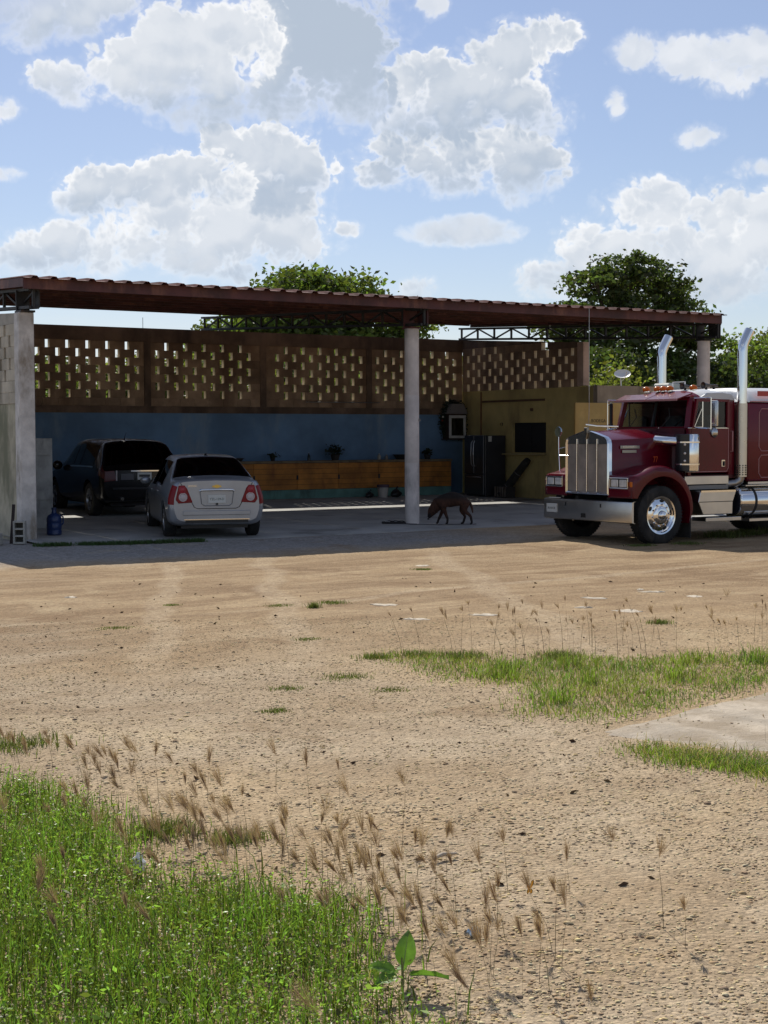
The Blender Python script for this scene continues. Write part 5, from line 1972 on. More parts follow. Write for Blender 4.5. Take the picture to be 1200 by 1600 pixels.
        rd = MB().lathe([(-.055, .001), (-.05, .05), (-.02, .085), (0, .092), (.01, .088), (.012, .001)], (mx - .03, my, 1.905), 'x', 22).build('spot_mirror', mat('mirror_case'), T, smooth=50)
        MB().box(mx - .036, my - .008, 1.98, mx - .02, my + .008, 2.01).build('clip', dk, rd)
    # slim mirror on a stalk over the far fender
    m = MB().tube([(.28, 1.06, 1.21), (.29, 1.10, 1.55), (.30, 1.12, 1.86)], .010, 6)
    m.tube([(.29, 1.10, 1.50), (.40, .62, 1.50)], .008, 6)
    m.tube([(.295, 1.11, 1.62), (.5, .66, 1.74)], .004, 5)
    fm = m.build('fender_mirror_stalk', chr_, T)
    MB().lathe([(.05, .001), (.045, .05), (.02, .085), (0, .095), (-.012, .09), (-.012, .001)], (.29, 1.12, 1.93), 'x', 22).build('round_mirror', mat('mirror_blue', (.45, .55, .62), .1, metal=1.0), fm, smooth=50)
    # wires of the far mirror
    return T


build_truck()


# ---------------------------------------------------------------- dog
def build_dog():
    d = thing('dog', 'brown dog sniffing the floor with lowered head beside the round column', 'dog', (8.53, -.70, zf(-.7)), R(132))
    # local: +x forward, z up; body as one skinned surface
    V, E_, Rd = [], [], []

    def v(p, r, parent=None):
        V.append(p)
        Rd.append(r)
        if parent is not None:
            E_.append((parent, len(V) - 1))
        return len(V) - 1
    pel = v((-.26, 0, .51), .125)
    b1 = v((-.12, 0, .535), .14, pel)
    b2 = v((.04, 0, .51), .155, b1)
    ch = v((.18, 0, .47), .165, b2)
    n0 = v((.28, 0, .42), .125, ch)
    n1 = v((.36, 0, .33), .10, n0)
    hd = v((.41, 0, .255), .09, n1)
    mz = v((.455, 0, .175), .045, hd)
    ns = v((.475, 0, .125), .032, mz)
    # front legs
    a = v((.17, -.075, .38), .062, ch)
    a = v((.22, -.085, .24), .036, a)
    a = v((.29, -.085, .10), .024, a)
    a = v((.31, -.085, .03), .024, a)
    v((.345, -.085, .018), .020, a)
    a = v((.16, .075, .38), .062, ch)
    a = v((.11, .085, .24), .036, a)
    a = v((.06, .085, .12), .024, a)
    a = v((.07, .085, .03), .024, a)
    v((.11, .085, .018), .020, a)
    # hind legs: knee forward, hock back
    a = v((-.25, -.08, .40), .078, pel)
    a = v((-.17, -.09, .29), .050, a)
    a = v((-.26, -.09, .17), .026, a)
    a = v((-.22, -.09, .04), .023, a)
    v((-.17, -.09, .018), .020, a)
    a = v((-.30, .08, .40), .076, pel)
    a = v((-.28, .09, .29), .050, a)
    a = v((-.41, .09, .19), .027, a)
    a = v((-.44, .09, .05), .023, a)
    v((-.40, .09, .018), .020, a)
    # tail hanging
    a = v((-.36, 0, .47), .035, pel)
    a = v((-.42, .01, .36), .026, a)
    v((-.44, .02, .24), .014, a)
    me = bpy.data.meshes.new('dog_body')
    me.from_pydata(V, E_, [])
    o = obj('body', me)
    sk = o.modifiers.new('skin', 'SKIN')
    sk.use_smooth_shade = True
    for i, r in enumerate(Rd):
        r = r * (1.14 if r > .07 else 1.08)
        me.skin_vertices[0].data[i].radius = (r, r)
    me.skin_vertices[0].data[0].use_root = True
    sb = o.modifiers.new('sub', 'SUBSURF')
    sb.levels = 2
    sb.render_levels = 2
    dg = bpy.context.evaluated_depsgraph_get()
    me2 = bpy.data.meshes.new_from_object(o.evaluated_get(dg))
    bpy.data.objects.remove(o)
    fur = bpy.data.materials.new('brown_fur')
    fur.use_nodes = True
    t = NT(fur.node_tree)
    b = fur.node_tree.nodes['Principled BSDF']
    p = t.n('ShaderNodeTexCoord').outputs['Object']
    sp = t.n('ShaderNodeSeparateXYZ')
    t.link(p, sp.inputs[0])
    n_ = t.noise(t.vm('MULTIPLY', p, (1, 1, .4)), 22, 5, .7)
    c = t.mix(t.step(n_, .3, .7), (.035, .014, .008, 1), (.085, .033, .016, 1))
    zz = t.m('ADD', sp.outputs[2], t.m('MULTIPLY', t.m('SUBTRACT', n_, .5), .10))
    c = t.mix(t.step(zz, .46, .58), c, (.016, .010, .008, 1))       # darker saddle
    c = t.mix(t.step(zz, .24, .10), c, (.018, .013, .011, 1))      # dark feet
    c = t.mix(t.m('MULTIPLY', t.step(sp.outputs[0], .39, .44), t.step(zz, .25, .2)), c, (.012, .009, .008, 1))
    t.link(c, b.inputs['Base Color'])
    b.inputs['Roughness'].default_value = .9
    bn = t.n('ShaderNodeBump')
    bn.inputs['Strength'].default_value = .5
    bn.inputs['Distance'].default_value = .01
    t.link(t.noise(t.vm('MULTIPLY', p, (1, 1, .3)), 70, 4), bn.inputs['Height'])
    t.link(bn.outputs[0], b.inputs['Normal'])
    me2.materials.clear()
    me2.materials.append(fur)
    for f in me2.polygons:
        f.use_smooth = True
    body = obj('body', me2, d)
    for s in (-1, 1):
        m = MB().add([(.33, s * .05, .34), (.37, s * .085, .30), (.30, s * .10, .31), (.315, s * .12, .22), (.33, s * .075, .30)], [(0, 1, 3, 2), (0, 4, 3), (0, 1, 4), (1, 3, 4), (0, 2, 3)])
        m.build('ear', fur, d)
        MB().ball((.445, s * .045, .235), .012, 8, 6).build('eye', mat('eye_dark', (.01, .008, .006), .1), d, smooth=60)
    MB().ball((.482, 0, .112), .024, 10, 6, (1, 1.1, .8)).build('nose', mat('nose_black', (.008, .008, .008), .3), d, smooth=60)
    return d


build_dog()


# ---------------------------------------------------------------- trees behind the shed
leaf_a = mat('leaf_green', (.135, .175, .038), .5, island=.55, trans=.5, var=.2, vscale=.5)
leaf_b = mat('leaf_dark_green', (.085, .115, .030), .5, island=.55, trans=.45, var=.2, vscale=.5)
leaf_c = mat('leaf_yellow_green', (.17, .19, .04), .6, island=.45, trans=.5, var=.2, vscale=.6)
bark = mat('bark', (.11, .085, .06), .95, var=.25, vscale=4, bump=.6)


def tree(name, label, cat, base, lobes, n, leaf, trunk_r, m, group=None, clump=.45, seed=1):
    """lobes: (x, y, z, rx, ry, rz) relative to the base; leaves grow in clumps over the lobes' shells"""
    r = np.random.default_rng(seed)
    t = thing(name, label, cat, (base[0], base[1], float(gz(base[0], base[1])) if abs(base[1]) < 40 else -.12), 0, group)
    vol = np.array([(l[3] * l[4] * l[5]) ** .67 for l in lobes])
    cnt = (n * vol / vol.sum()).astype(int)
    P = []
    tips = []
    for l, c in zip(lobes, cnt):
        k = max(6, c // 42)
        u = r.normal(size=(k, 3))
        u /= np.linalg.norm(u, axis=1)[:, None]
        rad = .55 + .5 * r.random((k, 1)) ** .6
        cc = np.array(l[:3]) + u * rad * np.array(l[3:])
        cc[:, 2] = np.maximum(cc[:, 2], .25)
        tips += [tuple(q) for q in cc[r.random(k) < .25]]
        per = np.maximum(4, r.poisson(c / k, k))
        for q, e in zip(cc, per):
            s = clump * (.55 + .9 * r.random())
            g = r.normal(size=(e, 3)) * (s, s, s * .42)
            P.append(q + g)
    P = np.concatenate(P)
    P = P[P[:, 2] > .05]
    v, f = leaf_cards(P, leaf * (.7 + .6 * r.random(len(P))), up=1.2, r=r)
    np_mesh('crown', v, f, m, t)
    # trunk and limbs
    mb = MB()
    ctr = np.mean(np.array([l[:3] for l in lobes]), 0)
    h0 = max(.5, min(l[2] - l[5] for l in lobes) + .4)
    fork = (ctr[0] * .15, ctr[1] * .15, h0)
    mb.tube([(0, 0, -.2), (ctr[0] * .05, 0, h0 * .5), fork], [trunk_r * 1.25, trunk_r, trunk_r * .85], 9)
    r2_ = random.Random(seed)
    for l in lobes:
        mid = tuple((fork[i] + l[i]) / 2 + (r2_.uniform(-.3, .3) if i < 2 else .1) for i in range(3))
        mb.tube([fork, mid, l[:3]], [trunk_r * .6, trunk_r * .4, trunk_r * .2], 7)
        near = sorted(tips, key=lambda q: sum((q[i] - l[i]) ** 2 for i in range(3)))[:7]
        for q in near:
            mb.tube([l[:3], tuple((q[i] + l[i]) / 2 + (.06 if i == 2 else 0) for i in range(3)), q], [trunk_r * .18, trunk_r * .11, trunk_r * .05], 5)
    mb.build('trunk', bark, t, smooth=50)
    return t


def lobes_rand(seed, n, rx, ry, z0, z1, lr):
    r = random.Random(seed)
    o = []
    for i in range(n):
        a = 2 * math.pi * i / n + r.uniform(-.4, .4)
        q = r.uniform(.35, 1)
        z = z0 + (z1 - z0) * r.random()
        s = lr * r.uniform(.75, 1.2)
        o.append((rx * q * math.cos(a), ry * q * math.sin(a), z, s, s, s * .75))
    return o


def build_trees():
    # broad tree rising behind the middle of the roof
    L = [(-2.0, 0, 6.2, 1.5, 1.5, 1.0), (-.9, .3, 6.95, 1.5, 1.5, .95), (.3, 0, 6.9, 1.5, 1.4, .9), (1.5, .2, 6.1, 1.2, 1.3, .9), (2.75, 0, 6.05, .8, 1.0, .75),
         (-3.4, .2, 5.3, 1.3, 1.2, .9), (-1.2, 0, 5.0, 2.0, 1.8, 1.1), (1.2, 0, 4.8, 2.0, 1.8, 1.1), (-4.6, 0, 4.6, 1.1, 1.0, .7), (2.9, .3, 4.5, 1.2, 1.2, .9), (0, 0, 3.6, 2.6, 2.0, .9)]
    tree('broad_tree', 'broad rounded green tree rising behind the middle of the shed roof', 'tree', (17.9, 20.0), [(a * 1.06, b, c - .32, d, e, f) for a, b, c, d, e, f in L], 44000, .20, .26, leaf_a, seed=3, clump=.31)
    # tall tree at the right end
    L = [(0, 0, 9.1, 1.7, 1.7, .95), (-1.6, .2, 8.5, 1.3, 1.3, .8), (1.7, 0, 8.5, 1.5, 1.4, .85), (-2.8, 0, 7.2, 1.3, 1.3, .75), (3.0, 0, 7.6, 1.1, 1.1, .6), (-3.9, 0, 6.7, .9, 1, .55),
         (.2, .3, 7.4, 2.2, 2.0, 1.0), (2.2, 0, 6.6, 1.6, 1.5, .8), (-1.6, 0, 6.2, 2.0, 1.8, .9), (3.9, 0, 6.3, 1.0, 1.0, .5), (-3.0, 0, 5.2, 1.8, 1.6, .9), (.8, 0, 5.2, 2.2, 2, 1.0), (3.2, 0, 4.9, 1.6, 1.5, .9),
         (-1, 0, 3.9, 2.6, 2, 1.0), (2.4, 0, 3.5, 2.4, 2, .9), (-4.1, 0, 3.7, 1.8, 1.6, 1.0)]
    tree('tall_tree', 'tall dark green tree with tiered branches above the right end of the roof', 'tree', (33.6, 22.5), [(a, b, c - .42, d * .92, e, f * .74) for a, b, c, d, e, f in L], 37000, .21, .34, leaf_b, seed=5, clump=.25)
    # lower trees to the right, behind the truck
    spec = [((39.6, 21.0), [(0, 0, 5.2, 1.5, 1.5, 1.0), (-1.4, 0, 4.4, 1.3, 1.3, .9), (1.4, 0, 4.6, 1.4, 1.3, .9), (0, 0, 3.4, 2.0, 1.8, .9), (-1.6, 0, 2.8, 1.5, 1.4, .9), (1.7, 0, 2.9, 1.6, 1.4, .9), (0, 0, 1.8, 2, 1.8, .8)], 13000, leaf_a, 'mid green tree right of the tall dark tree, behind the rear stack'),
            ((43.6, 22.5), [(0, 0, 5.8, 1.6, 1.5, 1.0), (-1.3, 0, 4.9, 1.3, 1.3, .9), (1.6, 0, 5.0, 1.5, 1.4, .9), (0, 0, 3.9, 2.2, 1.8, .9), (1.5, 0, 3, 1.6, 1.4, .9), (-1.5, 0, 2.9, 1.6, 1.4, .9), (0, 0, 1.8, 2, 1.8, .8)], 13000, leaf_c, 'yellowish green tree at the right edge of the picture'),
            ((29.2, 19.0), [(0, 0, 4.3, 1.4, 1.3, .9), (-1.3, 0, 3.5, 1.3, 1.3, .9), (1.3, 0, 3.6, 1.3, 1.3, .9), (0, 0, 2.6, 1.9, 1.6, .9), (.4, 0, 1.5, 1.8, 1.5, .8)], 12000, leaf_b, 'dark bushy tree between the end wall pilaster and the far stack'),
            ((35.0, 18.0), [(0, 0, 3.9, 1.5, 1.3, .9), (-1.4, 0, 3.1, 1.3, 1.3, .9), (1.4, 0, 3.2, 1.3, 1.3, .9), (0, 0, 2.2, 1.9, 1.6, .9)], 11000, leaf_b, 'dark bushy tree right behind the far round column')]
    for i, (b, L, n, m, lab) in enumerate(spec):
        tree('bushy_tree', lab, 'tree', b, L, int(n * 1.7), .19, .16, m, 'bushy trees behind the truck', seed=20 + i, clump=.34)
    # shrubs seen through the pierced wall
    kinds = [(leaf_c, 'yellow green'), (leaf_a, 'fresh green'), (leaf_b, 'dark green')]
    xs = [3.6, 6.4, 9.2, 12.0, 14.8, 18.2, 21.4, 24.6]
    where = ['seen through the leftmost holes of the pierced wall', 'behind the first blocks right of the left column', 'behind the second panel of the pierced wall', 'behind the third panel of the pierced wall',
             'behind the panel left of the round column', 'behind the holes near the back corner', 'beyond the right end wall', 'standing rightmost of the row behind the end wall']
    for i, x in enumerate(xs):
        m, nm = kinds[(0, 1, 0, 0, 1, 0, 2, 0)[i]]
        L = lobes_rand(40 + i, 10, 1.8, 1.0, 1.4, 3.75, 1.15)
        tree('shrub', nm + ' shrub ' + where[i], 'shrub', (x + random.uniform(-.4, .4), 15.2 + random.uniform(-.8, 1.2)), L, 15000, .15, .07, m, 'shrubs behind the pierced wall', seed=60 + i, clump=.34)


build_trees()


# ---------------------------------------------------------------- grass, weeds, stones
def in_poly(P, poly):
    x, y = P[:, 0], P[:, 1]
    ins = np.zeros(len(P), bool)
    n = len(poly)
    for i in range(n):
        (x1, y1), (x2, y2) = poly[i], poly[(i + 1) % n]
        c = ((y1 > y) != (y2 > y)) & (x < (x2 - x1) * (y - y1) / (y2 - y1 + 1e-12) + x1)
        ins ^= c
    return ins


def scatter(poly, n, jit, clumpy=1.0, seed=0):
    poly = np.array(poly)
    lo, hi = poly.min(0), poly.max(0)
    P = rng.random((n * 3, 2)) * (hi - lo) + lo
    P = P[in_poly(P, poly)]
    keep = vnoise(P[:, 0] * 4.5 + 3, P[:, 1] * 4.5 + 9, 31 + seed) * .6 + vnoise(P[:, 0] * 13, P[:, 1] * 13, 32 + seed) * .4
    P = P[keep + (rng.random(len(P)) - .5) * .5 > .5 - .35 / clumpy][:n]
    return P + rng.normal(size=P.shape) * jit


def blades(P, h, w, lean=.35, z=None):
    """tapered three-step grass blades; returns triangles"""
    n = len(P)
    z = gz(P[:, 0], P[:, 1]) if z is None else z
    a = rng.random(n) * 2 * math.pi
    la = rng.random(n) * 2 * math.pi
    ln = np.abs(rng.normal(size=n)) * lean
    hh = h * (.45 + .75 * rng.random(n))
    d = np.stack([np.cos(la), np.sin(la)], 1) * (ln * hh)[:, None]
    s = np.stack([np.cos(a), np.sin(a)], 1) * (w * (.7 + .6 * rng.random(n)))[:, None] * .5
    b = np.concatenate([P, (z - .01)[:, None]], 1)
    o = lambda q, k, zz: np.concatenate([P + d * q + s * k, (z + hh * zz)[:, None]], 1)
    v = np.stack([np.concatenate([P - s, (z - .01)[:, None]], 1), np.concatenate([P + s, (z - .01)[:, None]], 1),
                  o(.25, -.85, .5), o(.25, .85, .5), o(1.0, 0, .92)], 1).reshape(-1, 3)
    k = np.arange(n)[:, None] * 5
    f = np.concatenate([k + np.array([[0, 1, 3]]), k + np.array([[0, 3, 2]]), k + np.array([[2, 3, 4]])], 0)
    return v, f


def join(parts):
    vs, fs, o = [], [], 0
    for v, f in parts:
        vs.append(v)
        fs.append(f + o)
        o += len(v)
    return np.concatenate(vs), np.concatenate(fs)


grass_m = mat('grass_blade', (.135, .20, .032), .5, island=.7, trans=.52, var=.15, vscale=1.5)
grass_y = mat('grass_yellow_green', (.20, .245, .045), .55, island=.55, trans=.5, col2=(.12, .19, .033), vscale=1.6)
weed_m = mat('weed_leaf', (.23, .31, .062), .42, island=.75, trans=.5)
plume_m = mat('seed_plume', (.33, .215, .165), .8, island=.3, trans=.35)
stem_m = mat('seed_stem', (.12, .105, .05), .8, island=.3)

FRONT = [(-6.60, -17.80), (-6.28, -18.02), (-6.08, -18.45), (-6.19, -19.30), (-6.38, -19.80), (-6.26, -20.02), (-6.10, -20.12), (-6.00, -20.40), (-5.86, -20.67), (-5.89, -20.89), (-6.04, -21.21), (-6.19, -21.54), (-6.32, -22.2), (-8.3, -22.4), (-9.0, -20.5), (-8.6, -18.3)]
PATCH = [(-2.27, -14.93), (-1.79, -14.98), (-1.42, -15.58), (-1.36, -16.0), (-.84, -15.7), (-.47, -16.2), (.05, -16.5), (.9, -16.6), (2.0, -16.3), (1.6, -17.1), (.2, -17.55), (-.26, -17.72), (-1.03, -17.93), (-1.58, -18.04), (-2.04, -18.14), (-2.42, -18.17), (-2.70, -17.74), (-2.27, -17.29), (-1.96, -16.77), (-2.28, -16.28), (-2.14, -15.52)]
STRIP = [(-2.88, -19.10), (-2.68, -19.0), (-2.56, -19.31), (-2.42, -19.62), (-2.3, -20.3), (-2.75, -20.4), (-2.80, -19.85), (-2.93, -19.43)]
TUFTS = [(-5.95, -19.25, .14, .09), (-5.70, -19.5, .12, .06), (-.7, -11.4, .06, .07), (-.34, -11.19, .14, .03), (-1.91, -10.37, .08, .014), (-.97, -11.08, .14, .014), (-3.21, -11.92, .15, .014),
         (-3.49, -15.94, .12, .016), (-2.87, -15.74, .17, .022), (-2.88, -16.4, .13, .014), (-2.17, -15.08, .12, .05), (-1.78, -15.12, .16, .05), (-1.53, -15.42, .18, .06), (-.86, -15.86, .20, .06),
         (-2.08, -13.72, .12, .014), (1.35, -14.65, .10, .05), (-5.87, -16.87, .25, .06), (-4.0, -16.7, .08, .02), (2.81, -8.25, .10, .02), (-6.5, -17.3, .22, .035),
         (9.2, -6.75, .22, .04), (10.9, -5.9, .28, .14), (11.7, -5.7, .25, .12), (12.6, -5.6, .3, .14), (8.3, -6.6, .2, .035)]


def build_grass():
    # near left: deep weeds and grass
    P = scatter(FRONT, 27000, .12, .42)
    hv = .07 + .16 * vnoise(P[:, 0] * 3.2, P[:, 1] * 3.2, 61)
    v, f = blades(P, hv, .0052, .5)
    tag(np_mesh('grass', v, f, grass_m), 'lush green grass growing in the near left corner', 'grass', kind='stuff')
    P = scatter(FRONT, 4300, .07, .4, 4)
    L, Fq = [], []
    hz = gz(P[:, 0], P[:, 1])
    q = []
    for k in range(12):
        h = .02 + .13 * rng.random(len(P))
        off = rng.normal(size=(len(P), 2)) * (.022 + .02 * rng.random((len(P), 1)))
        q.append(np.concatenate([P + off, (hz + h)[:, None]], 1))
    q = np.concatenate(q)
    v, f = leaf_cards(q, np.where(rng.random(len(q)) < .04, .032, .015), up=1.0, asp=.42)
    tag(np_mesh('weeds', v, f, weed_m), 'small leafy bright green weeds among the grass in the near left corner', 'weeds', kind='stuff')
    # tiny pale flower heads
    P = scatter(FRONT, 1700, .05, 1.0, 7)
    hz = gz(P[:, 0], P[:, 1]) + .05 + .12 * rng.random(len(P))
    base = np.array([(1, 0, 0), (0, 1, 0), (-1, 0, 0), (0, -1, 0), (0, 0, 1), (0, 0, -1)]) * 1.0
    tri = np.array([(0, 1, 4), (1, 2, 4), (2, 3, 4), (3, 0, 4), (1, 0, 5), (2, 1, 5), (3, 2, 5), (0, 3, 5)])
    c = np.concatenate([P, hz[:, None]], 1)
    r_ = .0038 + .003 * rng.random((len(P), 1, 1))
    v = (c[:, None] + base[None] * r_).reshape(-1, 3)
    f = (np.arange(len(P))[:, None, None] * 6 + tri[None]).reshape(-1, 3)
    tag(np_mesh('flower_heads', v, f, mat('flower_head', (.52, .50, .24), .8, island=.4)), 'tiny pale yellow flower heads among the near weeds', 'flowers', kind='stuff')
    # strip of grass at the right and along the pad
    parts = []
    P = scatter(PATCH, 14000, .12, .22, 2)
    parts.append(blades(P, .022 + .045 * vnoise(P[:, 0] * 2.6, P[:, 1] * 2.6, 63), .0055, .9))
    P2 = scatter(PATCH, 1500, .03, .5, 3)
    P2 = np.concatenate([np.array(c_) + rng.normal(size=(90, 2)) * .08 for c_ in ((-1.62, -16.15), (-1.1, -16.3), (-.2, -16.7), (.3, -17.0), (-1.5, -17.0), (-.8, -17.2), (-2.2, -17.5), (-1.9, -16.4))])
    parts.append(blades(P2, .14, .007, .6))
    v, f = join(parts)
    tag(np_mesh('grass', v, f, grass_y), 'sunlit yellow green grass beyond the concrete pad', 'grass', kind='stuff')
    P = scatter(STRIP, 5200, .10, .3, 5)
    v, f = blades(P, .018 + .05 * vnoise(P[:, 0] * 4, P[:, 1] * 4, 64), .005, .9)
    tag(np_mesh('grass', v, f, grass_y), 'low grass creeping over the near edge of the concrete pad', 'grass', kind='stuff')
    # scattered tufts and the line along the slab
    parts = []
    for (x, y, r_, h) in TUFTS:
        n = int(120 + 1700 * r_)
        P = np.array((x, y)) + rng.normal(size=(n, 2)) * r_ * np.array((.6, .5))
        parts.append(blades(P, h, .005 if y < -9 else .009, .7))
    v, f = join(parts)
    tag(np_mesh('grass_tufts', v, f, mat('tuft_blade', (.12, .14, .035), .6, island=.55, trans=.4)), 'small green tufts scattered over the gravel yard', 'grass', kind='stuff')
    xs = rng.random(5200) * 2.9 - .35
    ys = -1.62 - .32 * np.exp(-((xs - 2.6) / 1.5) ** 2) * 0 + .28 * np.exp(-(np.maximum(xs, 0) / .8) ** 2) - .06 * xs + rng.normal(size=len(xs)) * .075
    P = np.stack([xs, ys], 1)
    P = P[vnoise(xs * 3, ys * 0, 77) + rng.random(len(xs)) * .5 > .45]
    v, f = blades(P, .085, .010, .6, z=np.full(len(P), -.10))
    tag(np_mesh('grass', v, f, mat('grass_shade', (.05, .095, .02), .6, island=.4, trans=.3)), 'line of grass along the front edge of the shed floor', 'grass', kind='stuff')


build_grass()


def build_debris():
    # dry straw mixed through the grass and scraps of dead leaf on the gravel
    P = np.concatenate([scatter(FRONT, 2600, .10, .6, 21), scatter(PATCH, 1500, .14, .5, 22), scatter(STRIP, 500, .12, .4, 23)])
    v, f = blades(P, .10, .004, 1.1)
    tag(np_mesh('dry_grass', v, f, mat('straw', (.40, .31, .16), .8, island=.35, trans=.3)), 'pale dry straw mixed through the green grass', 'dry grass', kind='stuff')
    n = 900
    rr = 4.6 + 15 * rng.random(n) ** .8
    th = YAW + (rng.random(n) - .5) * R(40)
    P = np.stack([CAM[0] + rr * np.sin(th), CAM[1] + rr * np.cos(th)], 1)
    P = P[P[:, 1] < -6.5]
    z = gz(P[:, 0], P[:, 1]) + .006
    v, f = leaf_cards(np.concatenate([P, z[:, None]], 1), .012 + .04 * rng.random(len(P)) ** 3, up=4, asp=.4)
    tag(np_mesh('leaf_litter', v, f, mat('dead_leaf', (.12, .075, .04), .9, island=.5)), 'small dead leaves and twigs scattered over the gravel yard', 'leaf litter', kind='stuff')


build_debris()


def seed_heads(P, hmin, hmax, size, wind, w_stem, w_br, nb=15):
    """thin stems that carry a brush of fine bristles; returns verts and triangles for stems and plumes"""
    n = len(P)
    z = gz(P[:, 0], P[:, 1])
    h = hmin + (hmax - hmin) * rng.random(n)
    ln = rng.normal(size=(n, 2)) * .10 * h[:, None] + np.array(wind) * .12 * h[:, None]
    a = rng.random(n) * math.pi
    sd_ = np.stack([np.cos(a), np.sin(a)], 1) * w_stem / 2
    lv = []
    for k, q in ((0, 0), (.5, .3), (1, 1)):
        c = P + ln * q
        zz = (z + h * k - .01)[:, None]
        lv += [np.concatenate([c - sd_ * (1 - .5 * k), zz], 1), np.concatenate([c + sd_ * (1 - .5 * k), zz], 1)]
    v = np.stack(lv, 1).reshape(-1, 3)
    k = np.arange(n)[:, None] * 6
    f = np.concatenate([k + np.array([t]) for t in ((0, 1, 3), (0, 3, 2), (2, 3, 5), (2, 5, 4))], 0)
    top = np.concatenate([P + ln, (z + h)[:, None]], 1)
    axis = np.concatenate([ln * 1.2 + np.array(wind) * (.35 * rng.random((n, 1)) + .1) * .4 + rng.normal(size=(n, 2)) * .06, np.full((n, 1), .30)], 1)
    axis /= np.linalg.norm(axis, axis=1)[:, None]
    sz = size * (.65 + .7 * rng.random(n))
    bv = []
    spread = .10 + .24 * rng.random((n, 1)) ** 1.6
    for j in range(nb):
        d = axis + rng.normal(size=(n, 3)) * spread
        d /= np.linalg.norm(d, axis=1)[:, None]
        s0 = top + axis * (sz * .35 * rng.random(n))[:, None]
        e = s0 + d * (sz * (.55 + .5 * rng.random(n)))[:, None]
        sd2 = np.cross(d, rng.normal(size=(n, 3)))
        sd2 /= np.linalg.norm(sd2, axis=1)[:, None] + 1e-9
        m_ = s0 * .45 + e * .55
        bv.append(np.stack([s0, m_ + sd2 * w_br / 2, e, m_ - sd2 * w_br / 2], 1))
    bv = np.stack(bv, 1).reshape(-1, 3)
    bf = np.arange(len(bv)).reshape(-1, 4)
    bf = np.concatenate([bf[:, [0, 1, 2]], bf[:, [0, 2, 3]]], 0)
    return (v, f), (bv, bf)


def build_seed_grass():
    # dense along the rim of the near weeds, thinner out on the gravel
    rim = np.array([(-6.6, -17.2), (-6.2, -17.5), (-5.95, -18.2), (-6.0, -19.0), (-6.1, -19.6), (-5.9, -20.0), (-5.75, -20.4), (-5.65, -20.8), (-5.7, -21.1), (-5.85, -21.5), (-5.75, -21.9)])
    seg = rng.integers(0, len(rim) - 1, 135)
    q = rng.random((135, 1))
    P1 = rim[seg] * (1 - q) + rim[seg + 1] * q + rng.normal(size=(135, 2)) * (.19, .19)
    P2 = scatter([(-6.6, -17.6), (-5.0, -18.5), (-4.9, -20.5), (-4.7, -21.6), (-5.6, -22.0), (-6.3, -20.5)], 32, .05, .4, 9)
    P3 = scatter(FRONT, 65, .05, 1.5, 10)
    P = np.concatenate([P1, P2, P3])
    s, p = seed_heads(P, .07, .27, .100, (-.7, .25), .0026, .0013, 70)
    # right-hand stand around the sunlit patch
    P = scatter([(-2.2, -15.2), (-1.0, -15.0), (.4, -15.3), (1.8, -15.8), (2.2, -16.8), (.4, -17.0), (-1.0, -16.2), (-1.6, -16.2)], 70, .08, .5, 11)
    s2, p2 = seed_heads(P, .18, .42, .07, (-.4, .2), .004, .003, 24)
    P = scatter([(-2.7, -18.9), (-1.0, -18.9), (-1.5, -19.8), (-2.5, -19.6)], 4, .05, .4, 12)
    s3, p3 = seed_heads(P, .12, .22, .03, (-.2, .2), .003, .002, 12)
    v, f = join([s, s2, s3])
    tag(np_mesh('seed_stems', v, f, stem_m), 'thin dry stems of the seeding grass on the gravel', 'grass stems', kind='stuff')
    v, f = join([p, p2, p3])
    tag(np_mesh('seed_plumes', v, f, plume_m), 'feathery pinkish brown seed plumes along the edge of the weeds', 'seed heads', kind='stuff')


build_seed_grass()


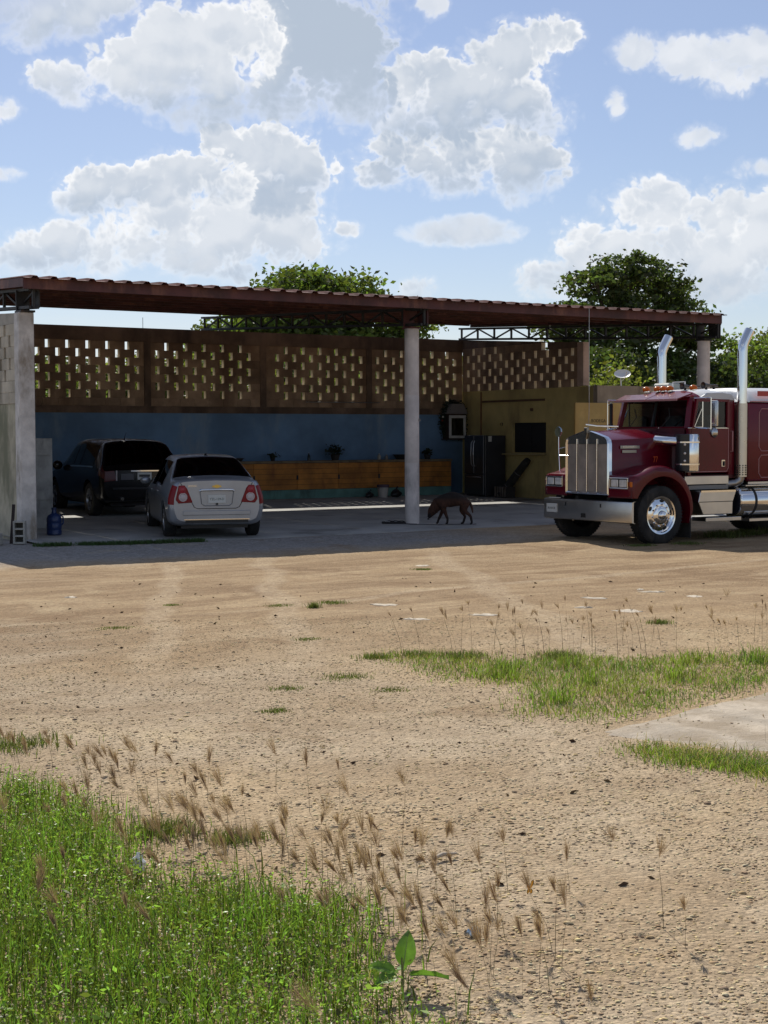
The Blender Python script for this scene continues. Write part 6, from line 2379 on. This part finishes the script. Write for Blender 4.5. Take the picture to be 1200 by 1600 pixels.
def build_gravel():
    n = 105000
    rr = 4.4 + (15.5 - 4.4) * rng.random(n) ** 1.25
    th = YAW + (rng.random(n) - .5) * R(40)
    P = np.stack([CAM[0] + rr * np.sin(th), CAM[1] + rr * np.cos(th)], 1)
    patchy = vnoise(P[:, 0] * 1.1, P[:, 1] * 1.1, 51) * .6 + vnoise(P[:, 0] * 3.5, P[:, 1] * 3.5, 52) * .4
    keep = patchy + rng.random(n) * .6 > .55
    pad = (((P - np.array((-2.58, -18.42))) @ np.array((.968, .25))) > 0) & (((P - np.array((-2.58, -18.42))) @ np.array((.25, -.968))) > 0)
    P = P[keep & ~(pad & (rng.random(n) > .12))]
    n = len(P)
    z = gz(P[:, 0], P[:, 1])
    padm = (((P - np.array((-2.58, -18.42))) @ np.array((.968, .25))) > 0) & (((P - np.array((-2.58, -18.42))) @ np.array((.25, -.968))) > 0)
    z = np.where(padm, -.101, z)
    s = .0028 + .0060 * rng.random(n) ** 2.4 + .008 * (rng.random(n) < .05) * rng.random(n) + .012 * (rng.random(n) < .006) * rng.random(n)
    base = np.array([(1, 0, 0), (0, 1, 0), (-1, 0, 0), (0, -1, 0), (0, 0, 1), (0, 0, -1), (.62, .62, .45), (-.62, .62, .45), (-.62, -.62, .45), (.62, -.62, .45)], float)
    tri = np.array([(0, 6, 9), (6, 1, 7), (7, 2, 8), (8, 3, 9), (6, 7, 4), (7, 8, 4), (8, 9, 4), (9, 6, 4), (0, 1, 6), (1, 2, 7), (2, 3, 8), (3, 0, 9)])
    a = rng.random(n) * 2 * math.pi
    ca, sa = np.cos(a)[:, None], np.sin(a)[:, None]
    jit = base[None] * (1 + .35 * (rng.random((n, 10, 3)) - .5))
    jit[:, :, 0] *= 1 + .5 * rng.random((n, 1))
    jit[:, :, 2] *= .22 + .32 * rng.random((n, 1))
    x = jit[:, :, 0] * ca - jit[:, :, 1] * sa
    y = jit[:, :, 0] * sa + jit[:, :, 1] * ca
    v = np.stack([x, y, jit[:, :, 2]], -1) * s[:, None, None] + np.concatenate([P, (z + s * .15)[:, None]], 1)[:, None]
    f = (np.arange(n)[:, None, None] * 10 + tri[None]).reshape(-1, 3)
    m = mat('gravel_stone', (.53, .375, .195), .95, col2=(.50, .41, .275), vscale=14, island=.40, spec=.15)
    tag(np_mesh('gravel', v.reshape(-1, 3), f, m), 'loose tan and grey gravel over the near yard', 'gravel', kind='stuff')


build_gravel()


def build_small():
    lime = mat('white_limestone', (.56, .48, .37), .9, var=.12, vscale=8, bump=.5)
    spots = [((.07, -11.61), .30, .10), ((-.41, -12.98), .36, .08), ((.38, -13.05), .32, .10), ((1.77, -13.70), .36, .16), ((1.65, -13.12), .22, .07), ((2.3, -12.56), .34, .08), ((3.26, -12.45), .36, .07),
             ((3.37, -13.03), .18, .14), ((3.16, -7.73), .22, .12), ((3.29, -12.2), .10, .06), ((-2.62, -9.1), .14, .08)]
    words = ['largest white limestone outcrop left of the yard middle', 'long white stone streak straight below the truck nose side', 'pointed white stone just right of the long streak', 'forked white stone nearest the grass patch on the right',
             'short white stone above the forked one', 'thin white streak left of the longest right hand streak', 'longest white streak on the right of the yard', 'broken white patch farthest right on the yard', 'small pale stones near the shadow edge',
             'tiny white stone above the longest streak', 'small white stone at the left of the yard']
    for (c, a, b), w in zip(spots, words):
        n = 16
        ang = math.radians(random.uniform(-25, 10)) + YAW * 0 - .53
        top, mid, bot = [], [], []
        for k in range(n):
            t_ = 2 * math.pi * k / n
            q = 1 + random.uniform(-.35, .3)
            x, y = a * .5 * q * math.cos(t_), b * .9 * q * math.sin(t_)
            X, Y = (x + .03 * math.sin(k * 2.3)) * math.cos(ang) - y * math.sin(ang), x * math.sin(ang) + y * math.cos(ang)
            bot.append((X, Y, -.03))
            mid.append((X * .85, Y * .85, .002 + random.uniform(0, .004)))
            top.append((X * .5, Y * .5, .006 + random.uniform(0, .010)))
        m = MB().grid([bot + bot[:1], mid + mid[:1], top + top[:1]])
        m.add(top, [tuple(range(n))])
        o = m.build('limestone', lime, smooth=35)
        o.location = (c[0], c[1], float(gz(c[0], c[1])))
        tag(o, w, 'stone', 'white limestone showing through the gravel')
    # bleached stick
    o = MB().tube([(-5.16, -20.34, -.095), (-5.10, -20.325, -.088), (-5.03, -20.335, -.092)], [.008, .010, .006], 7).build('stick', mat('bleached_wood', (.50, .42, .32), .9, var=.15), smooth=60)
    tag(o, 'short bleached stick lying on the gravel above the orange butterfly', 'stick')
    # butterfly
    b = thing('butterfly', 'small orange butterfly with dark edged wings hovering low over the gravel', 'butterfly', (-5.16, -21.02, -.055), -YAW + R(18))
    b.scale = (1.1, 1.1, 1.1)
    org = mat('butterfly_orange', (.85, .44, .045), .7, col2=(.80, .33, .03), vscale=30)
    blk = mat('butterfly_black', (.015, .012, .01), .8)
    for s in (-1, 1):
        up = [(0, 0), (.006, .012), (.014, .026), (.022, .031), (.024, .024), (.019, .010), (.010, -.002)]
        lo = [(0, 0), (.010, -.003), (.017, -.006), (.016, -.016), (.008, -.020), (.002, -.012)]
        for poly in (up, lo):
            vs = [(s * x * .62, -abs(x) * .35 + s * .001, y + .004) for x, y in poly]
            vs2 = [(x, y + .0006, z) for x, y, z in vs]
            n = len(vs)
            wg = MB().add(vs + vs2, [tuple(range(n)), tuple(range(2 * n - 1, n - 1, -1))] + [(i, (i + 1) % n, (i + 1) % n + n, i + n) for i in range(n)]).build('wing', org, b)
            MB().tube([tuple(np.array(v) * 1.02) for v in vs[1:-1]], .0011, 5).build('wing_edge', blk, wg)
    MB().tube([(0, 0, .018), (0, .001, .004), (0, 0, -.012)], [.0012, .0022, .001], 6).build('body', blk, b)
    # litter
    l = thing('litter_scrap', 'crumpled blue and white wrapper scrap on the gravel below the butterfly', 'litter', (-5.56, -21.20, float(gz(-5.56, -21.2)) + .004), .4)
    rows = [[(x * .026 / 4 - .026, y * .03 / 4 - .02, .010 + .008 * math.sin(x * 1.3 + y * 2.1) + .006 * (y % 2)) for x in range(9)] for y in range(6)]
    MB().grid(rows).grid([[(x, y, z - .001) for x, y, z in r] for r in rows]).build('wrapper', mat('blue_wrapper', (.14, .28, .42), .5, col2=(.62, .66, .68), vscale=70), l)
    MB().grid([[(x * .5 + .02, y * .6, z + .006) for x, y, z in r] for r in rows]).build('wrapper', mat('white_wrapper', (.6, .62, .62), .5), l)
    w = thing('litter_bag', 'crumpled white plastic bag caught in the weeds near the left edge', 'litter', (-6.30, -19.80, float(gz(-6.3, -19.8)) + .05), .2)
    rows = []
    r_ = random.Random(4)
    for i in range(9):
        rr = []
        for k in range(15):
            a = 2 * math.pi * k / 14
            q = .026 * math.sin(math.pi * (i + .6) / 9.4) * (1 + (r_.uniform(-.4, .4) if 0 < k < 14 else 0))
            rr.append((q * math.cos(a), q * math.sin(a), .11 * i / 8 - .05))
        rows.append(rr)
    MB().grid(rows).build('bag', mat('white_plastic', (.75, .76, .78), .35, trans=.2), w)
    # plant with three broad leaves
    p = thing('broadleaf_plant', 'young plant with three large glossy green leaves at the bottom of the picture', 'plant', (-6.10, -21.55, float(gz(-6.1, -21.55))), 0)
    lm = mat('broad_leaf', (.13, .25, .04), .35, trans=.4, var=.12, vscale=25)
    rx = Vector((math.cos(YAW), -math.sin(YAW), 0))
    ry = Vector((math.sin(YAW), math.cos(YAW), 0))
    for (dirv, l_, w_, roll) in (((.15, .1, 1.0), .125, .07, .2), ((-.75, -.1, .42), .105, .055, .9), ((.95, -.25, .22), .135, .045, 1.2), ((.1, .5, .10), .11, .055, 1.2), ((-.35, -.3, .10), .10, .05, 1.1)):
        d = (rx * dirv[0] + ry * dirv[1] + Vector((0, 0, dirv[2]))).normalized()
        sde = d.cross(Vector((0, 0, 1)) if abs(d.z) < .9 else ry).normalized()
        nn = sde.cross(d)
        sde = (sde * math.cos(roll * .5) + nn * math.sin(roll * .5)).normalized()
        nn = sde.cross(d)
        rows = []
        for i in range(11):
            u = i / 10
            ww = w_ * (math.sin(math.pi * u ** .75) ** .8 if 0 < u < 1 else .02)
            c = Vector((0, 0, .065)) + d * (.03 + l_ * u) - Vector((0, 0, 1)) * (.03 * u * u) * (1 if d.z < .8 else 0)
            rows.append([tuple(c + sde * (ww * q * .5) + nn * (.012 * abs(q) + .002 * math.sin(u * 20) * abs(q))) for q in (-1, -.66, -.33, 0, .33, .66, 1)])
        lf = MB().grid(rows).build('leaf', lm, p, smooth=80)
        MB().tube([rows[i][3] for i in range(11)], [.0026 - .0002 * i for i in range(11)], 5).build('midrib', mat('midrib', (.22, .32, .09), .5), lf)
    MB().tube([(0, 0, -.02), (.004, 0, .06), (0, 0, .13)], [.006, .005, .003], 7).build('stem', mat('green_stem', (.16, .17, .06), .6), p)


build_small()
